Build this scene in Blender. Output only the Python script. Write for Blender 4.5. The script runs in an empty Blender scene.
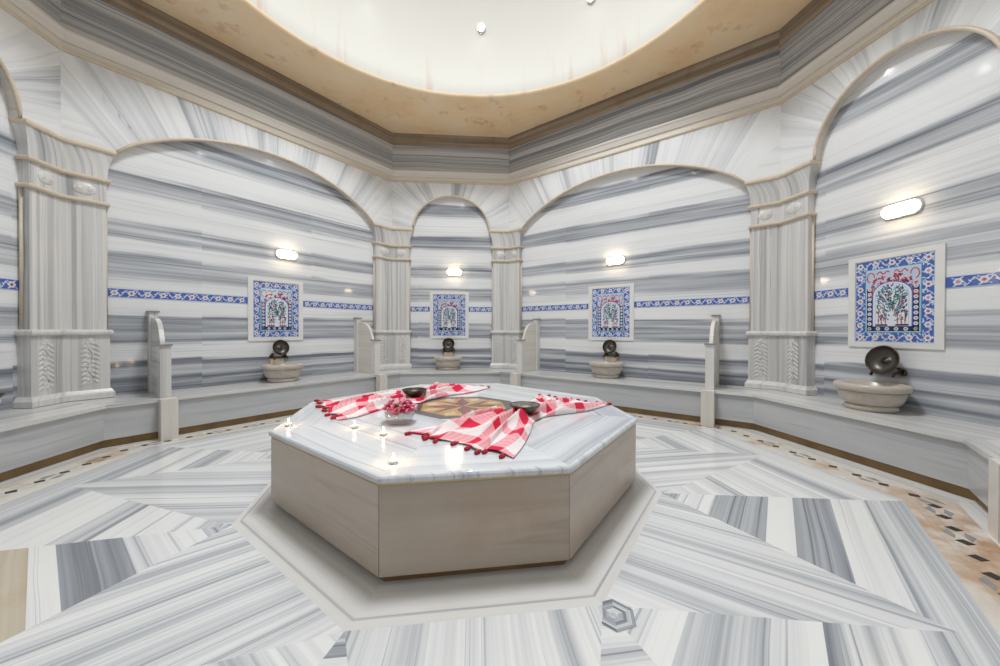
import bpy, bmesh, math, random
from mathutils import Vector, Matrix
rnd = random.Random(7)
C = bpy.context.scene.collection
sc = bpy.context.scene
PI = math.pi
S2 = math.sqrt(.5)

# ------------------------------------------------------------------ materials
def new_mat(name):
    m = bpy.data.materials.new(name); m.use_nodes = True
    nt = m.node_tree
    return m, nt, nt.nodes['Principled BSDF']

class NB:
    """tiny node helper"""
    def __init__(s, nt): s.nt = nt
    def n(s, t, **k):
        x = s.nt.nodes.new(t)
        for a, v in k.items(): setattr(x, a, v)
        return x
    def l(s, a, b): s.nt.links.new(a, b)
    def val(s, sock, v):
        if isinstance(v, (int, float, tuple, list)): sock.default_value = v
        else: s.l(v, sock)
    def math(s, op, a, b=0.0, c=None):
        x = s.n('ShaderNodeMath', operation=op)
        s.val(x.inputs[0], a); s.val(x.inputs[1], b)
        if c is not None: s.val(x.inputs[2], c)
        return x.outputs[0]
    def xyz(s, a, b, c=0.0):
        x = s.n('ShaderNodeCombineXYZ')
        for i, v in enumerate((a, b, c)): s.val(x.inputs[i], v)
        return x.outputs[0]
    def noise(s, vec, scale=1.0, detail=2.0, rough=.5, dist=0.0):
        x = s.n('ShaderNodeTexNoise')
        s.l(vec, x.inputs['Vector']); x.inputs['Scale'].default_value = scale
        x.inputs['Detail'].default_value = detail; x.inputs['Roughness'].default_value = rough
        x.inputs['Distortion'].default_value = dist
        return x.outputs['Fac']
    def ramp(s, f, stops, interp='LINEAR'):
        x = s.n('ShaderNodeValToRGB'); r = x.color_ramp; r.interpolation = interp
        while len(r.elements) > 1: r.elements.remove(r.elements[-1])
        for i, (p, c) in enumerate(stops):
            e = r.elements[0] if i == 0 else r.elements.new(p)
            e.position = p; e.color = (c[0], c[1], c[2], 1)
        s.val(x.inputs[0], f)
        return x.outputs[0]
    def mix(s, f, a, b, mode='MIX'):
        x = s.n('ShaderNodeMix', data_type='RGBA', blend_type=mode)
        s.val(x.inputs[0], f)
        for i, v in ((6, a), (7, b)):
            if isinstance(v, tuple): x.inputs[i].default_value = (v[0], v[1], v[2], 1)
            else: s.l(v, x.inputs[i])
        return x.outputs[2]
    def uv(s):
        u = s.n('ShaderNodeUVMap'); u.uv_map = 'UVMap'
        p = s.n('ShaderNodeSeparateXYZ'); s.l(u.outputs[0], p.inputs[0])
        return p.outputs[0], p.outputs[1]
    def pos(s):
        g = s.n('ShaderNodeNewGeometry'); p = s.n('ShaderNodeSeparateXYZ'); s.l(g.outputs['Position'], p.inputs[0])
        return g.outputs['Position'], p.outputs[0], p.outputs[1], p.outputs[2]

def plain(name, col, rough=.5, metal=0., noise=0., nscale=20., spec=.5, coat=0.):
    m, nt, b = new_mat(name)
    b.inputs['Roughness'].default_value = rough; b.inputs['Metallic'].default_value = metal
    b.inputs['Specular IOR Level'].default_value = spec; b.inputs['Coat Weight'].default_value = coat
    if noise:
        k = NB(nt); p = k.n('ShaderNodeTexCoord')
        f = k.noise(p.outputs['Object'], nscale, 3)
        c = k.mix(f, tuple(x * (1 - noise) for x in col), tuple(min(1, x * (1 + noise)) for x in col))
        k.l(c, b.inputs['Base Color'])
    else: b.inputs['Base Color'].default_value = (*col, 1)
    return m

def emis(name, col, strength):
    m, nt, b = new_mat(name)
    b.inputs['Base Color'].default_value = (*col, 1)
    b.inputs['Emission Color'].default_value = (*col, 1); b.inputs['Emission Strength'].default_value = strength
    return m

WHITE = (.80, .81, .815); PALE = (.68, .695, .71); GREY = (.40, .42, .45); DARK = (.19, .205, .235)

def marble(name, freq=7., thr=(.40, .52, .63, .74), cols=(WHITE, PALE, GREY, DARK), rough=.22, stretch=.12,
           stain=0., stain_col=(.52, .36, .17), fine=.34, warp=.05, tone=True, coat=.0, line=.16):
    """vein-cut striped marble: U runs across the stripes, V along them"""
    m, nt, b = new_mat(name); k = NB(nt)
    u, v = k.uv()
    w = k.noise(k.xyz(k.math('MULTIPLY', u, .9), k.math('MULTIPLY', v, .8)), 1., 2)
    u2 = k.math('ADD', u, k.math('MULTIPLY', w, warp * 2))
    n1 = k.noise(k.xyz(k.math('MULTIPLY', u2, freq), k.math('MULTIPLY', v, stretch), 3.1), 1., 3, .6)
    n2 = k.noise(k.xyz(k.math('MULTIPLY', u2, freq * 6), k.math('MULTIPLY', v, stretch * 2), 7.7), 1., 3, .65)
    t = k.math('ADD', k.math('MULTIPLY', n1, 1 - fine), k.math('MULTIPLY', n2, fine))
    if tone:
        a = k.n('ShaderNodeAttribute'); a.attribute_name = 'tone'
        t = k.math('ADD', t, k.math('SUBTRACT', k.math('MULTIPLY', a.outputs['Fac'], 1.0), .5))
    n3 = k.noise(k.xyz(k.math('MULTIPLY', u2, freq * 4.3), k.math('MULTIPLY', v, stretch), 12.9), 1., 1, .4)
    t = k.math('ADD', t, k.math('MULTIPLY', k.ramp(n3, [(.60, (0, 0, 0)), (.645, (1, 1, 1)), (.69, (.2, .2, .2))]), line))
    c = k.ramp(t, list(zip(thr, cols)))
    if stain:
        g, px, py, pz = k.pos()
        s1 = k.noise(g, 2.3, 4, .6)
        s2 = k.ramp(s1, [(.52, (0, 0, 0)), (.75, (1, 1, 1))])
        c = k.mix(k.math('MULTIPLY', s2, stain), c, stain_col)
    k.l(c, b.inputs['Base Color'])
    b.inputs['Roughness'].default_value = rough
    b.inputs['Specular IOR Level'].default_value = .45
    if coat: b.inputs['Coat Weight'].default_value = coat; b.inputs['Coat Roughness'].default_value = .08
    return m

def wall_marble(name):
    """slabs whose grey bands run level all round the room: U is the height in metres"""
    m, nt, b = new_mat(name); k = NB(nt)
    u, v = k.uv()
    sl = k.math('FLOOR', k.math('ADD', k.math('MULTIPLY', v, 1 / 1.33), .37))
    jig = k.n('ShaderNodeTexWhiteNoise', noise_dimensions='2D')
    row = k.math('FLOOR', k.math('MULTIPLY', u, 1 / .93))
    k.l(k.xyz(sl, row), jig.inputs['Vector'])
    j = k.math('MULTIPLY', k.math('SUBTRACT', jig.outputs['Value'], .5), .028)
    w = k.noise(k.xyz(k.math('MULTIPLY', u, 1.2), k.math('MULTIPLY', v, .33), 1.3), 1., 3, .5)
    w2 = k.noise(k.xyz(k.math('MULTIPLY', u, 14), k.math('MULTIPLY', v, .5), 5.), 1., 3, .6)
    z = k.math('ADD', k.math('ADD', u, j), k.math('MULTIPLY', k.math('SUBTRACT', w, .5), .20))
    z = k.math('ADD', z, k.math('MULTIPLY', k.math('SUBTRACT', w2, .5), .10))
    f = k.math('DIVIDE', z, 4.0)
    L = 0.
    bands = [(0, .30), (.40, .55), (.45, .9), (.52, .55), (.565, .95), (.60, .45), (.66, .50), (.71, .85), (.745, .9), (.775, .12), (.84, .22), (.90, .1), (.93, .2),
             (.98, .75), (1.06, .55), (1.13, .72), (1.19, .5), (1.255, .75), (1.29, .15), (1.42, .05), (1.62, .3),
             (1.70, .62), (1.80, .52), (1.88, .72), (1.93, .12), (2.05, .18), (2.10, .7), (2.17, .55), (2.23, .75), (2.30, .16), (2.55, .08)]
    bands2 = [(2.55, .10), (2.61, .66), (2.70, .55), (2.78, .82), (2.84, .22), (3.05, .06), (3.14, .30), (3.22, .72), (3.30, .62), (3.36, .85), (3.40, .12), (3.9, .1)]
    r1 = k.ramp(f, [(a / 4, (c, c, c)) for a, c in bands])
    r2 = k.ramp(f, [(a / 4, (c, c, c)) for a, c in bands2])
    up = k.math('GREATER_THAN', z, 2.55)
    t = k.mix(up, r1, r2)
    n1 = k.noise(k.xyz(k.math('MULTIPLY', u, 26), k.math('MULTIPLY', v, .25), 2.), 1., 4, .65)
    n2 = k.noise(k.xyz(k.math('MULTIPLY', u, 5), k.math('MULTIPLY', v, .35), 9.), 1., 3, .6)
    t2 = k.math('ADD', t, k.math('MULTIPLY', k.math('SUBTRACT', n1, .5), .75))
    t2 = k.math('ADD', t2, k.math('MULTIPLY', k.math('SUBTRACT', n2, .5), .65))
    n3 = k.noise(k.xyz(k.math('MULTIPLY', u, 34), k.math('MULTIPLY', v, .18), 6.), 1., 1, .4)
    t2 = k.math('ADD', t2, k.math('MULTIPLY', k.ramp(n3, [(.58, (0, 0, 0)), (.64, (1, 1, 1)), (.70, (.2, .2, .2))]), .22))
    c = k.ramp(t2, [(.12, (.81, .82, .825)), (.34, (.72, .73, .745)), (.56, (.50, .52, .55)), (.78, (.29, .31, .345)), (1, (.16, .175, .21))])
    k.l(c, b.inputs['Base Color'])
    b.inputs['Roughness'].default_value = .07; b.inputs['Specular IOR Level'].default_value = .4
    return m

M = {}
M['wall'] = wall_marble('wall_marble')
M['fan'] = marble('arch_marble', 6., (.47, .61, .74, .90), rough=.2, warp=.02, fine=.28, line=.12)
M['frieze'] = marble('frieze_marble', 9., (.30, .46, .56, .72), cols=((.66, .66, .65), (.48, .485, .49), (.30, .31, .325), (.13, .14, .16)), rough=.3, stretch=.06)
M['pil'] = marble('pilaster_marble', 6., (.30, .46, .60, .76), cols=((.78, .765, .74), (.67, .66, .645), (.48, .48, .48), (.25, .26, .28)), rough=.25, stretch=.1)
M['plain'] = marble('pale_marble', 5., (.30, .5, .66, .8), cols=((.76, .745, .715), (.70, .69, .665), (.60, .595, .58), (.48, .48, .48)), rough=.25)
M['bench_front'] = marble('bench_panel_marble', 4., (.25, .45, .65, .85), cols=((.62, .63, .635), (.52, .535, .545), (.44, .455, .47), (.34, .355, .37)), rough=.22, stretch=.5, fine=.2)
M['bench_top'] = marble('bench_seat_marble', 8., (.36, .5, .62, .75), cols=((.74, .735, .71), (.64, .635, .62), (.48, .485, .49), (.32, .33, .35)), rough=.2)
M['body'] = marble('platform_side_marble', 3., (.25, .45, .6, .8), cols=((.56, .48, .395), (.50, .42, .345), (.44, .37, .30), (.36, .31, .26)), rough=.22, stretch=.6, stain=.45, stain_col=(.45, .27, .16), fine=.25)
M['slab'] = marble('platform_top_marble', 7., (.40, .52, .63, .78), cols=((.74, .76, .785), (.66, .68, .705), (.50, .52, .555), (.34, .36, .40)), rough=.14, coat=.12)
M['floor'] = marble('floor_marble', 8., (.40, .495, .60, .80), cols=((.80, .80, .785), (.68, .685, .69), (.44, .46, .485), (.19, .205, .235)), rough=.2, stretch=.08, warp=.02, coat=.2)
M['floor_ring'] = marble('floor_frame_marble', 5., (.3, .5, .66, .85), cols=((.72, .71, .68), (.66, .65, .63), (.56, .555, .545), (.42, .425, .43)), rough=.25, stain=.12)
M['floor_brown'] = marble('stained_floor_slab', 5., (.3, .5, .66, .85), cols=((.62, .56, .46), (.50, .43, .32), (.38, .31, .21), (.25, .2, .13)), rough=.25, stain=.5, stain_col=(.45, .28, .10))
M['mosaic_ground'] = marble('mosaic_ground', 5., (.3, .5, .7, .9), cols=((.78, .75, .69), (.72, .68, .62), (.6, .55, .48), (.45, .4, .34)), rough=.3, stain=1.3, stain_col=(.50, .28, .10))
def rust_patch(m):
    # a rusty leak stain on the mosaic by the right-hand pier
    nt = m.node_tree; k = NB(nt); b = nt.nodes['Principled BSDF']; src = b.inputs['Base Color'].links[0].from_socket
    g, x, y, z = k.pos()
    d = k.math('SQRT', k.math('ADD', k.math('POWER', k.math('SUBTRACT', x, 2.75), 2.), k.math('POWER', k.math('SUBTRACT', y, -1.35), 2.)))
    n = k.noise(g, 5., 4, .65)
    f = k.math('MULTIPLY', k.ramp(d, [(.15, (1, 1, 1)), (.95, (0, 0, 0))]), k.ramp(n, [(.36, (.1, .1, .1)), (.6, (1, 1, 1))]))
    c = k.mix(k.math('MULTIPLY', f, .85), src, (.42, .20, .065)); k.l(c, b.inputs['Base Color'])
rust_patch(M['mosaic_ground'])
M['mosaic_dark'] = plain('mosaic_dark', (.025, .022, .02), .4)
M['mosaic_grey'] = plain('mosaic_grey', (.28, .28, .28), .4, noise=.3, nscale=30)
M['plinth'] = plain('stained_plinth', (.24, .145, .055), .5, noise=.5, nscale=6)
M['bead'] = plain('beige_moulding', (.66, .565, .44), .4, noise=.16, nscale=14)
M['cream'] = marble('cream_marble', 5., (.3, .5, .7, .9), cols=((.77, .73, .67), (.72, .68, .62), (.6, .57, .52), (.5, .48, .45)), rough=.3)
M['basin'] = marble('basin_stone', 6., (.3, .5, .7, .9), cols=((.60, .55, .49), (.53, .48, .43), (.44, .40, .36), (.33, .30, .27)), rough=.28, stain=.5, stain_col=(.46, .36, .22))
M['cap'] = plain('dark_capstone', (.27, .255, .24), .35, noise=.25, nscale=25)
M['tile_white'] = plain('tile_frame_marble', (.76, .75, .72), .2, noise=.05, nscale=8)
M['t_blue'] = plain('glaze_blue', (.07, .13, .44), .12, noise=.25, nscale=30)
M['t_white'] = plain('glaze_white', (.74, .77, .82), .12)
M['t_ice'] = plain('glaze_pale_blue', (.50, .60, .76), .12)
M['t_red'] = plain('glaze_red', (.55, .06, .05), .12)
M['t_pink'] = plain('glaze_pink', (.68, .26, .28), .12)
M['t_turq'] = plain('glaze_turquoise', (.16, .52, .62), .12)
M['t_navy'] = plain('glaze_navy', (.02, .03, .12), .12)
M['t_green'] = plain('glaze_green', (.05, .17, .14), .12)
M['bronze'] = plain('aged_bronze', (.10, .075, .055), .32, .9, noise=.5, nscale=18)
M['pewter'] = plain('tinned_copper', (.42, .39, .36), .3, .9, noise=.3, nscale=25)
M['pewter_dark'] = plain('dull_metal', (.11, .10, .09), .38, .85, noise=.35, nscale=20)
M['lamp_base'] = plain('lamp_base', (.75, .73, .70), .4)
M['lamp'] = emis('lamp_glow', (1., .80, .53), 18.)
M['spot_lens'] = emis('downlight_lens', (.88, .94, 1.), 60.)
M['flame'] = emis('flame', (1., .68, .30), 60.)
M['wax'] = plain('wax', (.85, .80, .70), .5)
M['tin'] = plain('tin_cup', (.86, .80, .70), .35, .3)
M['wick'] = plain('wick', (.03, .03, .03), .8)
M['petal'] = plain('petal_pink', (.90, .20, .34), .5, noise=.4, nscale=60)
M['petal_red'] = plain('petal_crimson', (.78, .03, .16), .5, noise=.3, nscale=60)
M['petal_pale'] = plain('petal_pale', (.93, .64, .64), .5, noise=.15, nscale=60)
M['tassel'] = plain('tassel_red', (.42, .015, .03), .8, noise=.3, nscale=80)
M['grout'] = plain('yellow_grout', (.62, .47, .22), .5, noise=.3, nscale=8)
M['m_dark'] = plain('inlay_dark_grey', (.10, .105, .10), .25, noise=.4, nscale=12)
M['m_red'] = plain('inlay_red_line', (.24, .08, .07), .25)
M['m_gold'] = plain('inlay_gold', (.50, .31, .12), .25, noise=.35, nscale=9)
M['m_cream'] = plain('inlay_cream', (.62, .47, .25), .25, noise=.25, nscale=9)
M['m_brown'] = plain('inlay_brown', (.20, .095, .07), .25, noise=.35, nscale=14)
M['stain_stone'] = plain('stained_stone', (.58, .49, .36), .35, noise=.5, nscale=9)

def glass_mat():
    m, nt, b = new_mat('clear_glass'); k = NB(nt); nt.nodes.remove(b)
    lw = k.n('ShaderNodeLayerWeight'); lw.inputs['Blend'].default_value = .35
    tr = k.n('ShaderNodeBsdfTransparent'); tr.inputs[0].default_value = (.95, .965, .965, 1)
    gl = k.n('ShaderNodeBsdfGlossy'); gl.inputs['Roughness'].default_value = .04
    mx = k.n('ShaderNodeMixShader'); k.l(k.math('MULTIPLY_ADD', lw.outputs['Facing'], .55, .07), mx.inputs[0])
    k.l(tr.outputs[0], mx.inputs[1]); k.l(gl.outputs[0], mx.inputs[2])
    k.l(mx.outputs[0], nt.nodes['Material Output'].inputs['Surface'])
    return m
M['glass'] = glass_mat()

def plaster():
    m, nt, b = new_mat('stained_plaster'); k = NB(nt)
    g, x, y, z = k.pos()
    n = k.noise(g, 1.1, 4, .6); n2 = k.noise(g, 3.2, 5, .7)
    c = k.ramp(n, [(.3, (.90, .74, .52)), (.55, (.88, .66, .41)), (.75, (.82, .54, .28))])
    s = k.ramp(n2, [(.57, (0, 0, 0)), (.72, (1, 1, 1))])
    c = k.mix(k.math('MULTIPLY', s, .55), c, (.48, .20, .07))
    k.l(c, b.inputs['Base Color']); b.inputs['Roughness'].default_value = .85
    return m
M['plaster'] = plaster()

def dome_mat():
    m, nt, b = new_mat('dome_paint'); k = NB(nt)
    g, x, y, z = k.pos()
    a = k.math('ARCTAN2', y, x)
    n = k.noise(k.xyz(k.math('MULTIPLY', a, 14), k.math('MULTIPLY', z, .35)), 1., 3, .6)
    s = k.ramp(n, [(.58, (0, 0, 0)), (.72, (1, 1, 1))])
    h = k.ramp(k.math('SUBTRACT', z, 4.6), [(.0, (1, 1, 1)), (.75, (0, 0, 0))])
    c = k.mix(k.math('MULTIPLY', k.math('MULTIPLY', s, h), .55), (.615, .595, .54), (.52, .26, .17))
    k.l(c, b.inputs['Base Color']); b.inputs['Roughness'].default_value = .6
    return m
M['dome'] = dome_mat()

def frieze_stain():
    """soot-brown damp stain along the top of the frieze; U is the profile height"""
    m, nt, b = new_mat('damp_stained_marble'); k = NB(nt)
    u, v = k.uv()
    n = k.noise(k.xyz(k.math('MULTIPLY', u, 18), k.math('MULTIPLY', v, .25)), 1., 3, .6)
    c = k.ramp(n, [(.3, (.44, .40, .35)), (.5, (.29, .235, .175)), (.7, (.15, .12, .09))])
    n2 = k.noise(k.xyz(k.math('MULTIPLY', u, 2.), k.math('MULTIPLY', v, 3.), 4.), 1., 4, .65)
    s = k.ramp(n2, [(.5, (0, 0, 0)), (.7, (1, 1, 1))])
    c = k.mix(k.math('MULTIPLY', s, .5), c, (.20, .10, .03))
    k.l(c, b.inputs['Base Color']); b.inputs['Roughness'].default_value = .4
    return m
M['damp'] = frieze_stain()

def plaid():
    m, nt, b = new_mat('red_checked_cotton'); k = NB(nt)
    u, v = k.uv()
    def bar(c, p, w):
        f = k.math('FRACT', k.math('DIVIDE', c, p))
        return k.math('LESS_THAN', f, w)
    a = bar(u, .25, .40); c = bar(v, .29, .40)
    s = k.math('MULTIPLY', k.math('ADD', a, c), .5)
    g, px, py, pz = k.pos()
    col = k.ramp(s, [(0, (.84, .76, .76)), (.5, (.84, .42, .45)), (1, (.70, .03, .08))])
    ln = k.math('ADD', k.math('MULTIPLY', bar(u, .031, .35), c), k.math('MULTIPLY', bar(v, .031, .35), a))
    col = k.mix(k.math('MULTIPLY', ln, .22), col, (.55, .02, .06))
    k.l(col, b.inputs['Base Color']); b.inputs['Roughness'].default_value = .85
    b.inputs['Specular IOR Level'].default_value = .15
    return m
M['plaid'] = plaid()

# ------------------------------------------------------------------ mesh builder
class MB:
    def __init__(s, uvf=None): s.v = []; s.f = []; s.uv = []; s.mi = []; s.sm = []; s.tone = []; s.mats = []; s.uvf = uvf or (lambda c: (c[0] + c[1], c[2]))
    def mat(s, m):
        if m not in s.mats: s.mats.append(m)
        return s.mats.index(m)
    def face(s, pts, m='plain', uv=None, smooth=False, tone=.5):
        i = len(s.v); s.v += [tuple(p) for p in pts]; s.f.append(list(range(i, i + len(pts))))
        s.uv.append(uv if uv else [s.uvf(p) for p in pts]); s.mi.append(s.mat(m)); s.sm.append(smooth); s.tone.append(tone)
    def grid(s, rows, m='plain', uvs=None, smooth=True, close=False, tone=.5):
        for a in range(len(rows) - 1):
            n = len(rows[a]); rng = range(n if close else n - 1)
            for b in rng:
                c = (b + 1) % n
                s.face([rows[a][b], rows[a][c], rows[a + 1][c], rows[a + 1][b]], m,
                       [uvs[a][b], uvs[a][c], uvs[a + 1][c], uvs[a + 1][b]] if uvs else None, smooth, tone)
    def box(s, x0, x1, y0, y1, z0, z1, m='plain', across=None, seed=0.):
        p = [(x0, y0, z0), (x1, y0, z0), (x1, y1, z0), (x0, y1, z0), (x0, y0, z1), (x1, y0, z1), (x1, y1, z1), (x0, y1, z1)]
        for q in ((0, 3, 2, 1), (4, 5, 6, 7), (0, 1, 5, 4), (1, 2, 6, 5), (2, 3, 7, 6), (3, 0, 4, 7)):
            s.face([p[i] for i in q], m)
    def prism(s, pts, z0, z1, m='plain', mt=None, bottom=True, tone=.5):
        """pts counter-clockwise in plan"""
        n = len(pts)
        for i in range(n):
            a, b = pts[i], pts[(i + 1) % n]
            s.face([(a[0], a[1], z0), (b[0], b[1], z0), (b[0], b[1], z1), (a[0], a[1], z1)], m, tone=tone)
        s.face([(p[0], p[1], z1) for p in pts], mt or m, tone=tone)
        if bottom: s.face([(p[0], p[1], z0) for p in reversed(pts)], m, tone=tone)
    def lathe(s, prof, m='plain', n=24, cx=0, cy=0, sx=1, sy=1, mod=None, cap=True):
        rows = []
        for r, z in prof:
            rows.append([(cx + sx * r * (mod(k / n * 2 * PI, z) if mod else 1) * math.cos(k / n * 2 * PI),
                          cy + sy * r * (mod(k / n * 2 * PI, z) if mod else 1) * math.sin(k / n * 2 * PI), z) for k in range(n)])
        s.grid(rows, m, close=True)
        if cap:
            if prof[0][0] > 1e-4: s.face(list(reversed(rows[0])), m)
            if prof[-1][0] > 1e-4: s.face(rows[-1], m)
    def tube(s, pts, r, m='bead', n=8, cap=True, tone=.5):
        pts = [Vector(p) for p in pts]; rows = []
        up = Vector((0, 0, 1))
        for i, p in enumerate(pts):
            t = (pts[min(i + 1, len(pts) - 1)] - pts[max(i - 1, 0)]).normalized()
            a = t.cross(up)
            if a.length < .1: a = t.cross(Vector((1, 0, 0)))
            a.normalize(); b = a.cross(t).normalized()
            rr = r[i] if isinstance(r, list) else r
            rows.append([p + a * (rr * math.cos(k / n * 2 * PI)) + b * (rr * math.sin(k / n * 2 * PI)) for k in range(n)])
        s.grid(rows, m, close=True, tone=tone)
        if cap: s.face(list(reversed(rows[0])), m, tone=tone); s.face(rows[-1], m, tone=tone)
    def ball(s, c, rx, ry, rz, m='plain', n=10, k=6):
        rows = []
        for i in range(k + 1):
            t = PI * i / k
            r = max(math.sin(t), .002)
            rows.append([(c[0] + rx * r * math.cos(j / n * 2 * PI), c[1] + ry * r * math.sin(j / n * 2 * PI), c[2] - rz * math.cos(t)) for j in range(n)])
        s.grid(rows, m, close=True)
    def flat(s, pts, y, m):
        """flat polygon in the x-z plane at depth y, facing -y"""
        s.face([(p[0], y, p[1]) for p in pts], m)
    def disc(s, x, z, r, y, m, n=10, rx=None, rot=0.):
        rx = rx or r; P = []
        for k in range(n):
            a, b = rx * math.cos(k / n * 2 * PI), r * math.sin(k / n * 2 * PI)
            P.append((x + a * math.cos(rot) - b * math.sin(rot), z + a * math.sin(rot) + b * math.cos(rot)))
        s.flat(P, y, m)
    def build(s, name, parent=None, weld=True, xf=None, solid=False):
        me = bpy.data.meshes.new(name)
        vs = s.v
        if xf is not None: vs = [tuple(xf @ Vector(p)) for p in vs]
        elif parent is not None:
            off = Vector((0, 0, 0)); q = parent
            while q is not None: off = off + q.location; q = q.parent
            vs = [tuple(Vector(p) - off) for p in vs]
        me.from_pydata(vs, [], s.f)
        ul = me.uv_layers.new(name='UVMap'); at = me.attributes.new('tone', 'FLOAT', 'FACE')
        for pi, p in enumerate(me.polygons):
            p.material_index = s.mi[pi]; p.use_smooth = s.sm[pi]; at.data[pi].value = s.tone[pi]
            for j, li in enumerate(p.loop_indices): ul.data[li].uv = s.uv[pi][j]
        for m in s.mats: me.materials.append(M[m])
        if weld:
            bm = bmesh.new(); bm.from_mesh(me)
            bmesh.ops.remove_doubles(bm, verts=bm.verts, dist=1e-5)
            if solid: bmesh.ops.recalc_face_normals(bm, faces=bm.faces)
            bm.to_mesh(me); bm.free()
        me.update()
        o = bpy.data.objects.new(name, me); C.objects.link(o)
        if parent is not None: o.parent = parent
        return o

def tag(o, label=None, cat=None, group=None, kind=None):
    if label: o['label'] = label
    if cat: o['category'] = cat
    if group: o['group'] = group
    if kind: o['kind'] = kind
    return o
def thing(name, label, cat, loc=(0, 0, 0), rz=0., group=None):
    o = bpy.data.objects.new(name, None); C.objects.link(o); o.empty_display_size = .1
    o.location = loc; o.rotation_euler = (0, 0, rz)
    return tag(o, label, cat, group)
def copy_tree(o, parent=None):
    c = o.copy(); C.objects.link(c)
    if parent is not None: c.parent = parent
    for ch in list(o.children): copy_tree(ch, c)
    return c

# ------------------------------------------------------------------ plan of the room
CN = {'Wa': (-3.77, -1.0), 'A': (-3.76, 1.09), 'B': (-1.09, 3.87), 'C': (1.025, 3.764), 'D': (3.825, .976), 'Da': (3.84, -1.17), 'Ca': (1.05, -3.8), 'Ba': (-1.05, -3.8)}
ORDER = ['Wa', 'A', 'B', 'C', 'D', 'Da', 'Ca', 'Ba']
SIDES = ['west', 'north_west', 'north', 'north_east', 'east', 'south_east', 'south', 'south_west']
PTS = [Vector(CN[k]) for k in ORDER]
class Wall: pass
W = {}
for i, sd in enumerate(SIDES):
    w = Wall(); w.i = i; w.p0 = PTS[i]; w.p1 = PTS[(i + 1) % 8]
    w.L = (w.p1 - w.p0).length; w.t = (w.p1 - w.p0) / w.L; w.n = Vector((w.t.y, -w.t.x))
    w.rz = math.atan2(w.t.y, w.t.x)
    W[sd] = w
def at(sd, s, d=0., z=0.):
    w = W[sd]; p = w.p0 + w.t * s + w.n * d
    return (p.x, p.y, z)
def s_of(sd, x, y):
    w = W[sd]; return (Vector((x, y)) - w.p0).dot(w.t)
def inset(i, d):
    """corner i of the octagon moved d into the room"""
    a = W[SIDES[(i - 1) % 8]]; b = W[SIDES[i]]
    n1, n2 = a.n, b.n
    p = PTS[i]
    den = n1.x * n2.y - n1.y * n2.x
    c1 = n1.dot(p) + d; c2 = n2.dot(p) + d
    return Vector(((c1 * n2.y - c2 * n1.y) / den, (n1.x * c2 - n2.x * c1) / den))
def diag(sd, s):  # position along an ideal wall -> s on the built wall
    T = {'north': (1, 0), 'north_east': (S2, -S2), 'north_west': (S2, S2), 'east': (0, -1), 'west': (0, 1)}[sd]
    a, n = 3.805, 1.045
    c = {'north': (0, a), 'north_east': ((a + n) / 2,) * 2, 'north_west': (-(a + n) / 2, (a + n) / 2), 'east': (a, 0), 'west': (-a, 0)}[sd]
    return s_of(sd, c[0] + T[0] * s, c[1] + T[1] * s)

REC = -.08                                   # the panels stand this far behind the arches
ZB, ZS, ZE, ZM, ZC = .41, 2.93, 3.79, 3.975, 4.63   # seat, arch spring, cornice, frieze, ceiling
OPEN = {'north': (diag('north', -.725), diag('north', .665)), 'north_east': (diag('north_east', -1.64), diag('north_east', 1.67)),
        'east': (diag('east', -.57), diag('east', .80)), 'north_west': (diag('north_west', -1.525), diag('north_west', 1.565)),
        'west': (diag('west', -.60), diag('west', .755))}
RISE = {'north': .62, 'east': .65, 'west': .65, 'north_east': .575, 'north_west': .575}
def arch_curve(sd, n=28):
    s0, s1 = OPEN[sd]; h = (s1 - s0) / 2; c = (s0 + s1) / 2; r = RISE[sd]
    R = (h * h + r * r) / (2 * r); out = []
    for k in range(n + 1):
        if h < 1: x = -math.cos(PI * k / n); z = r * math.sqrt(max(0, 1 - x * x))
        else:
            x = -1 + 2 * k / n
            za = math.sqrt(R * R - (x * h) ** 2) - (R - r); ze = r * math.sqrt(max(0, 1 - x * x))
            z = .72 * za + .28 * ze
        out.append((c + x * h, ZS + z))
    return out

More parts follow.
